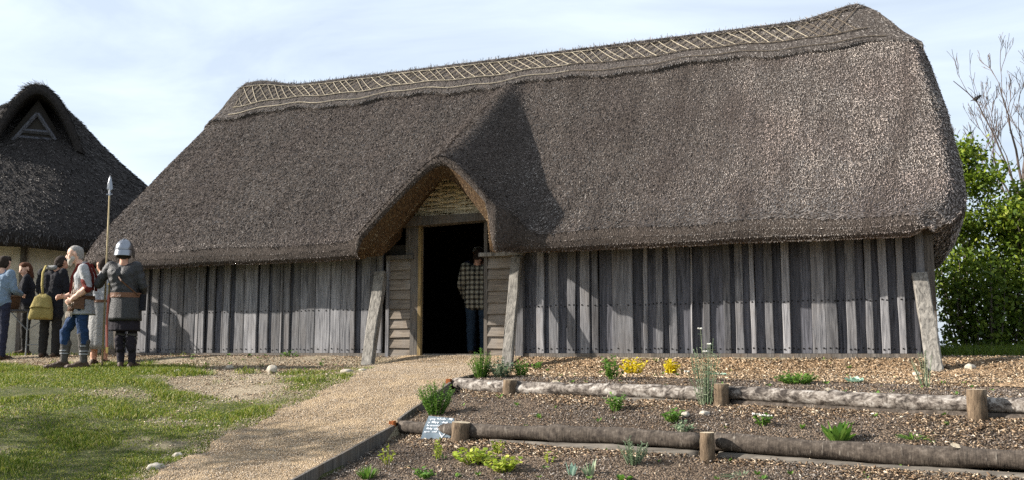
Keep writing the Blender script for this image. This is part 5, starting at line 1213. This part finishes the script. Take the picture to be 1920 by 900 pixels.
# --- two visitors inside the doorway
dx_, dy_ = .05, .72
P = torso((0, 0, .93), (0, .0, 1.26), 'shirt', .095, .165, 1.15) + head((0.02, .07, 1.55), -.2, -.35, hair='hair')
P += [((-.08, -.01, 1.0), .115, (-.08, -.01, .80), .12, 'shirt'), ((.08, -.01, 1.0), .115, (.08, -.01, .80), .12, 'shirt')]
P += limb((-.20, 0, 1.38), (-.265, .02, 1.10), (-.22, .15, .92), (.075, .065, .05), 'shirt') + hand((-.22, .15, .92), (.2, .7, -.5), (.8, 0, 0), .6, 'skin', 1)
P += limb((.20, 0, 1.38), (.265, .02, 1.10), (.22, .15, .92), (.075, .065, .05), 'shirt') + hand((.22, .15, .92), (-.2, .7, -.5), (-.8, 0, 0), .6, 'skin', -1)
P += limb((-.10, 0, .86), (-.10, .02, .48), (-.10, 0, .09), (.105, .075, .06), 'legs') + limb((.10, 0, .86), (.10, .02, .48), (.10, 0, .09), (.105, .075, .06), 'legs') + foot((-.10, 0, .08), (-.13, .18, .04), 'boot') + foot((.10, 0, .08), (.13, .18, .04), 'boot')
body('person', P, dict(shirt='plaid', hair='hair_dark', skin='skin', lip='skin', eye='eye', legs='jeans', boot='boot'), 'person in a checked shirt standing inside the doorway, back turned', (dx_, dy_, -.012), YAW - .1, .012, .96)
P = torso((0, 0, .95), (0, .02, 1.29), 'coat', .09, .16, 1.12) + head((0, .05, 1.58), .6, -.1, hair='hair')
P += limb((-.19, 0, 1.41), (-.25, .02, 1.13), (-.20, .16, .95), (.072, .062, .045), 'coat') + hand((-.20, .16, .95), (.2, .7, -.5), (.8, 0, 0), .6, 'skin', 1)
P += limb((.19, 0, 1.41), (.25, .02, 1.13), (.20, .16, .95), (.072, .062, .045), 'coat') + hand((.20, .16, .95), (-.2, .7, -.5), (-.8, 0, 0), .6, 'skin', -1)
P += limb((-.10, 0, .90), (-.10, .02, .49), (-.10, 0, .09), (.10, .07, .055), 'legs') + limb((.10, 0, .90), (.10, .02, .49), (.10, 0, .09), (.10, .07, .055), 'legs') + foot((-.10, 0, .08), (-.13, .18, .04), 'boot') + foot((.10, 0, .08), (.13, .18, .04), 'boot')
body('person', P, dict(coat='navy', hair='hair_grey', skin='skin', lip='skin', eye='eye', legs='navy', boot='boot'), 'person in dark navy clothes deep in the doorway shadow', (-.20, 1.35, -.012), YAW + .3, .012)

# ------------------------------------------------------------------ the trestle table and what is on it
tb = empty('folding_table', (-8.0, -.42, gz(-8.0, -.42)), YAW); tag(tb, 'folding table with thin metal legs in front of the cream hut wall', 'table')
M['table_top'] = cloth('table_top', (.10, .10, .11), (.06, .06, .065), 20, .5); M['metal'] = NT('metal').out((.30, .31, .32), .4, .8)
M['paper'] = NT('paper').out((.62, .66, .72), .9); M['wicker'] = cloth('wicker', (.17, .09, .04), (.08, .04, .02), 30)
MB().box((-.95, -.34, .735), (.48, .34, .765)).build('table_top', M['table_top'], tb)
for x in (-.75, .30):
    for y in (-.27, .27): MB().tube([(x, y, 0), (x, y, .735)], .014, 7).build('leg', M['metal'], tb)
    MB().tube([(x, -.27, .18), (x, .27, .18)], .010, 6).build('stretcher', M['metal'], tb)
    MB().tube([(x, -.27, .42), (x + (.3 if x < 0 else -.3), -.27, .735)], .010, 6).build('stay', M['metal'], tb)
    MB().tube([(x, -.27, .42), (x + .3, -.27, .62)], .008, 6).build('stay', M['metal'], tb)
T0 = Matrix.Translation(tb.location) @ Matrix.Rotation(YAW, 4, 'Z')
nt = MB().box((-.34, -.352, .42), (-.10, -.346, .70)).build('paper_notice', M['paper']); nt.matrix_world = T0; tag(nt, 'pale sheet of paper hanging from the front of the table', 'notice')
bk = empty('wicker_basket'); bk.matrix_world = T0; tag(bk, 'brown basket standing on the table beside the woman', 'basket')
rg = [[(-.16 + r * math.cos(a), .0 + r * .8 * math.sin(a), z) for a in np.linspace(0, 2 * math.pi, 25)[:-1]] for r, z in ((.14, .767), (.165, .85), (.175, .99), (.16, .99), (.15, .86), (.13, .785))]
MB().loft(rg, cap=True).build('basket_body', M['wicker'], bk); MB().tube([(-.16 + .17 * math.cos(a), .14 * math.sin(a), .995) for a in np.linspace(0, 2 * math.pi, 25)], .014, 6).build('rim', M['wicker'], bk)
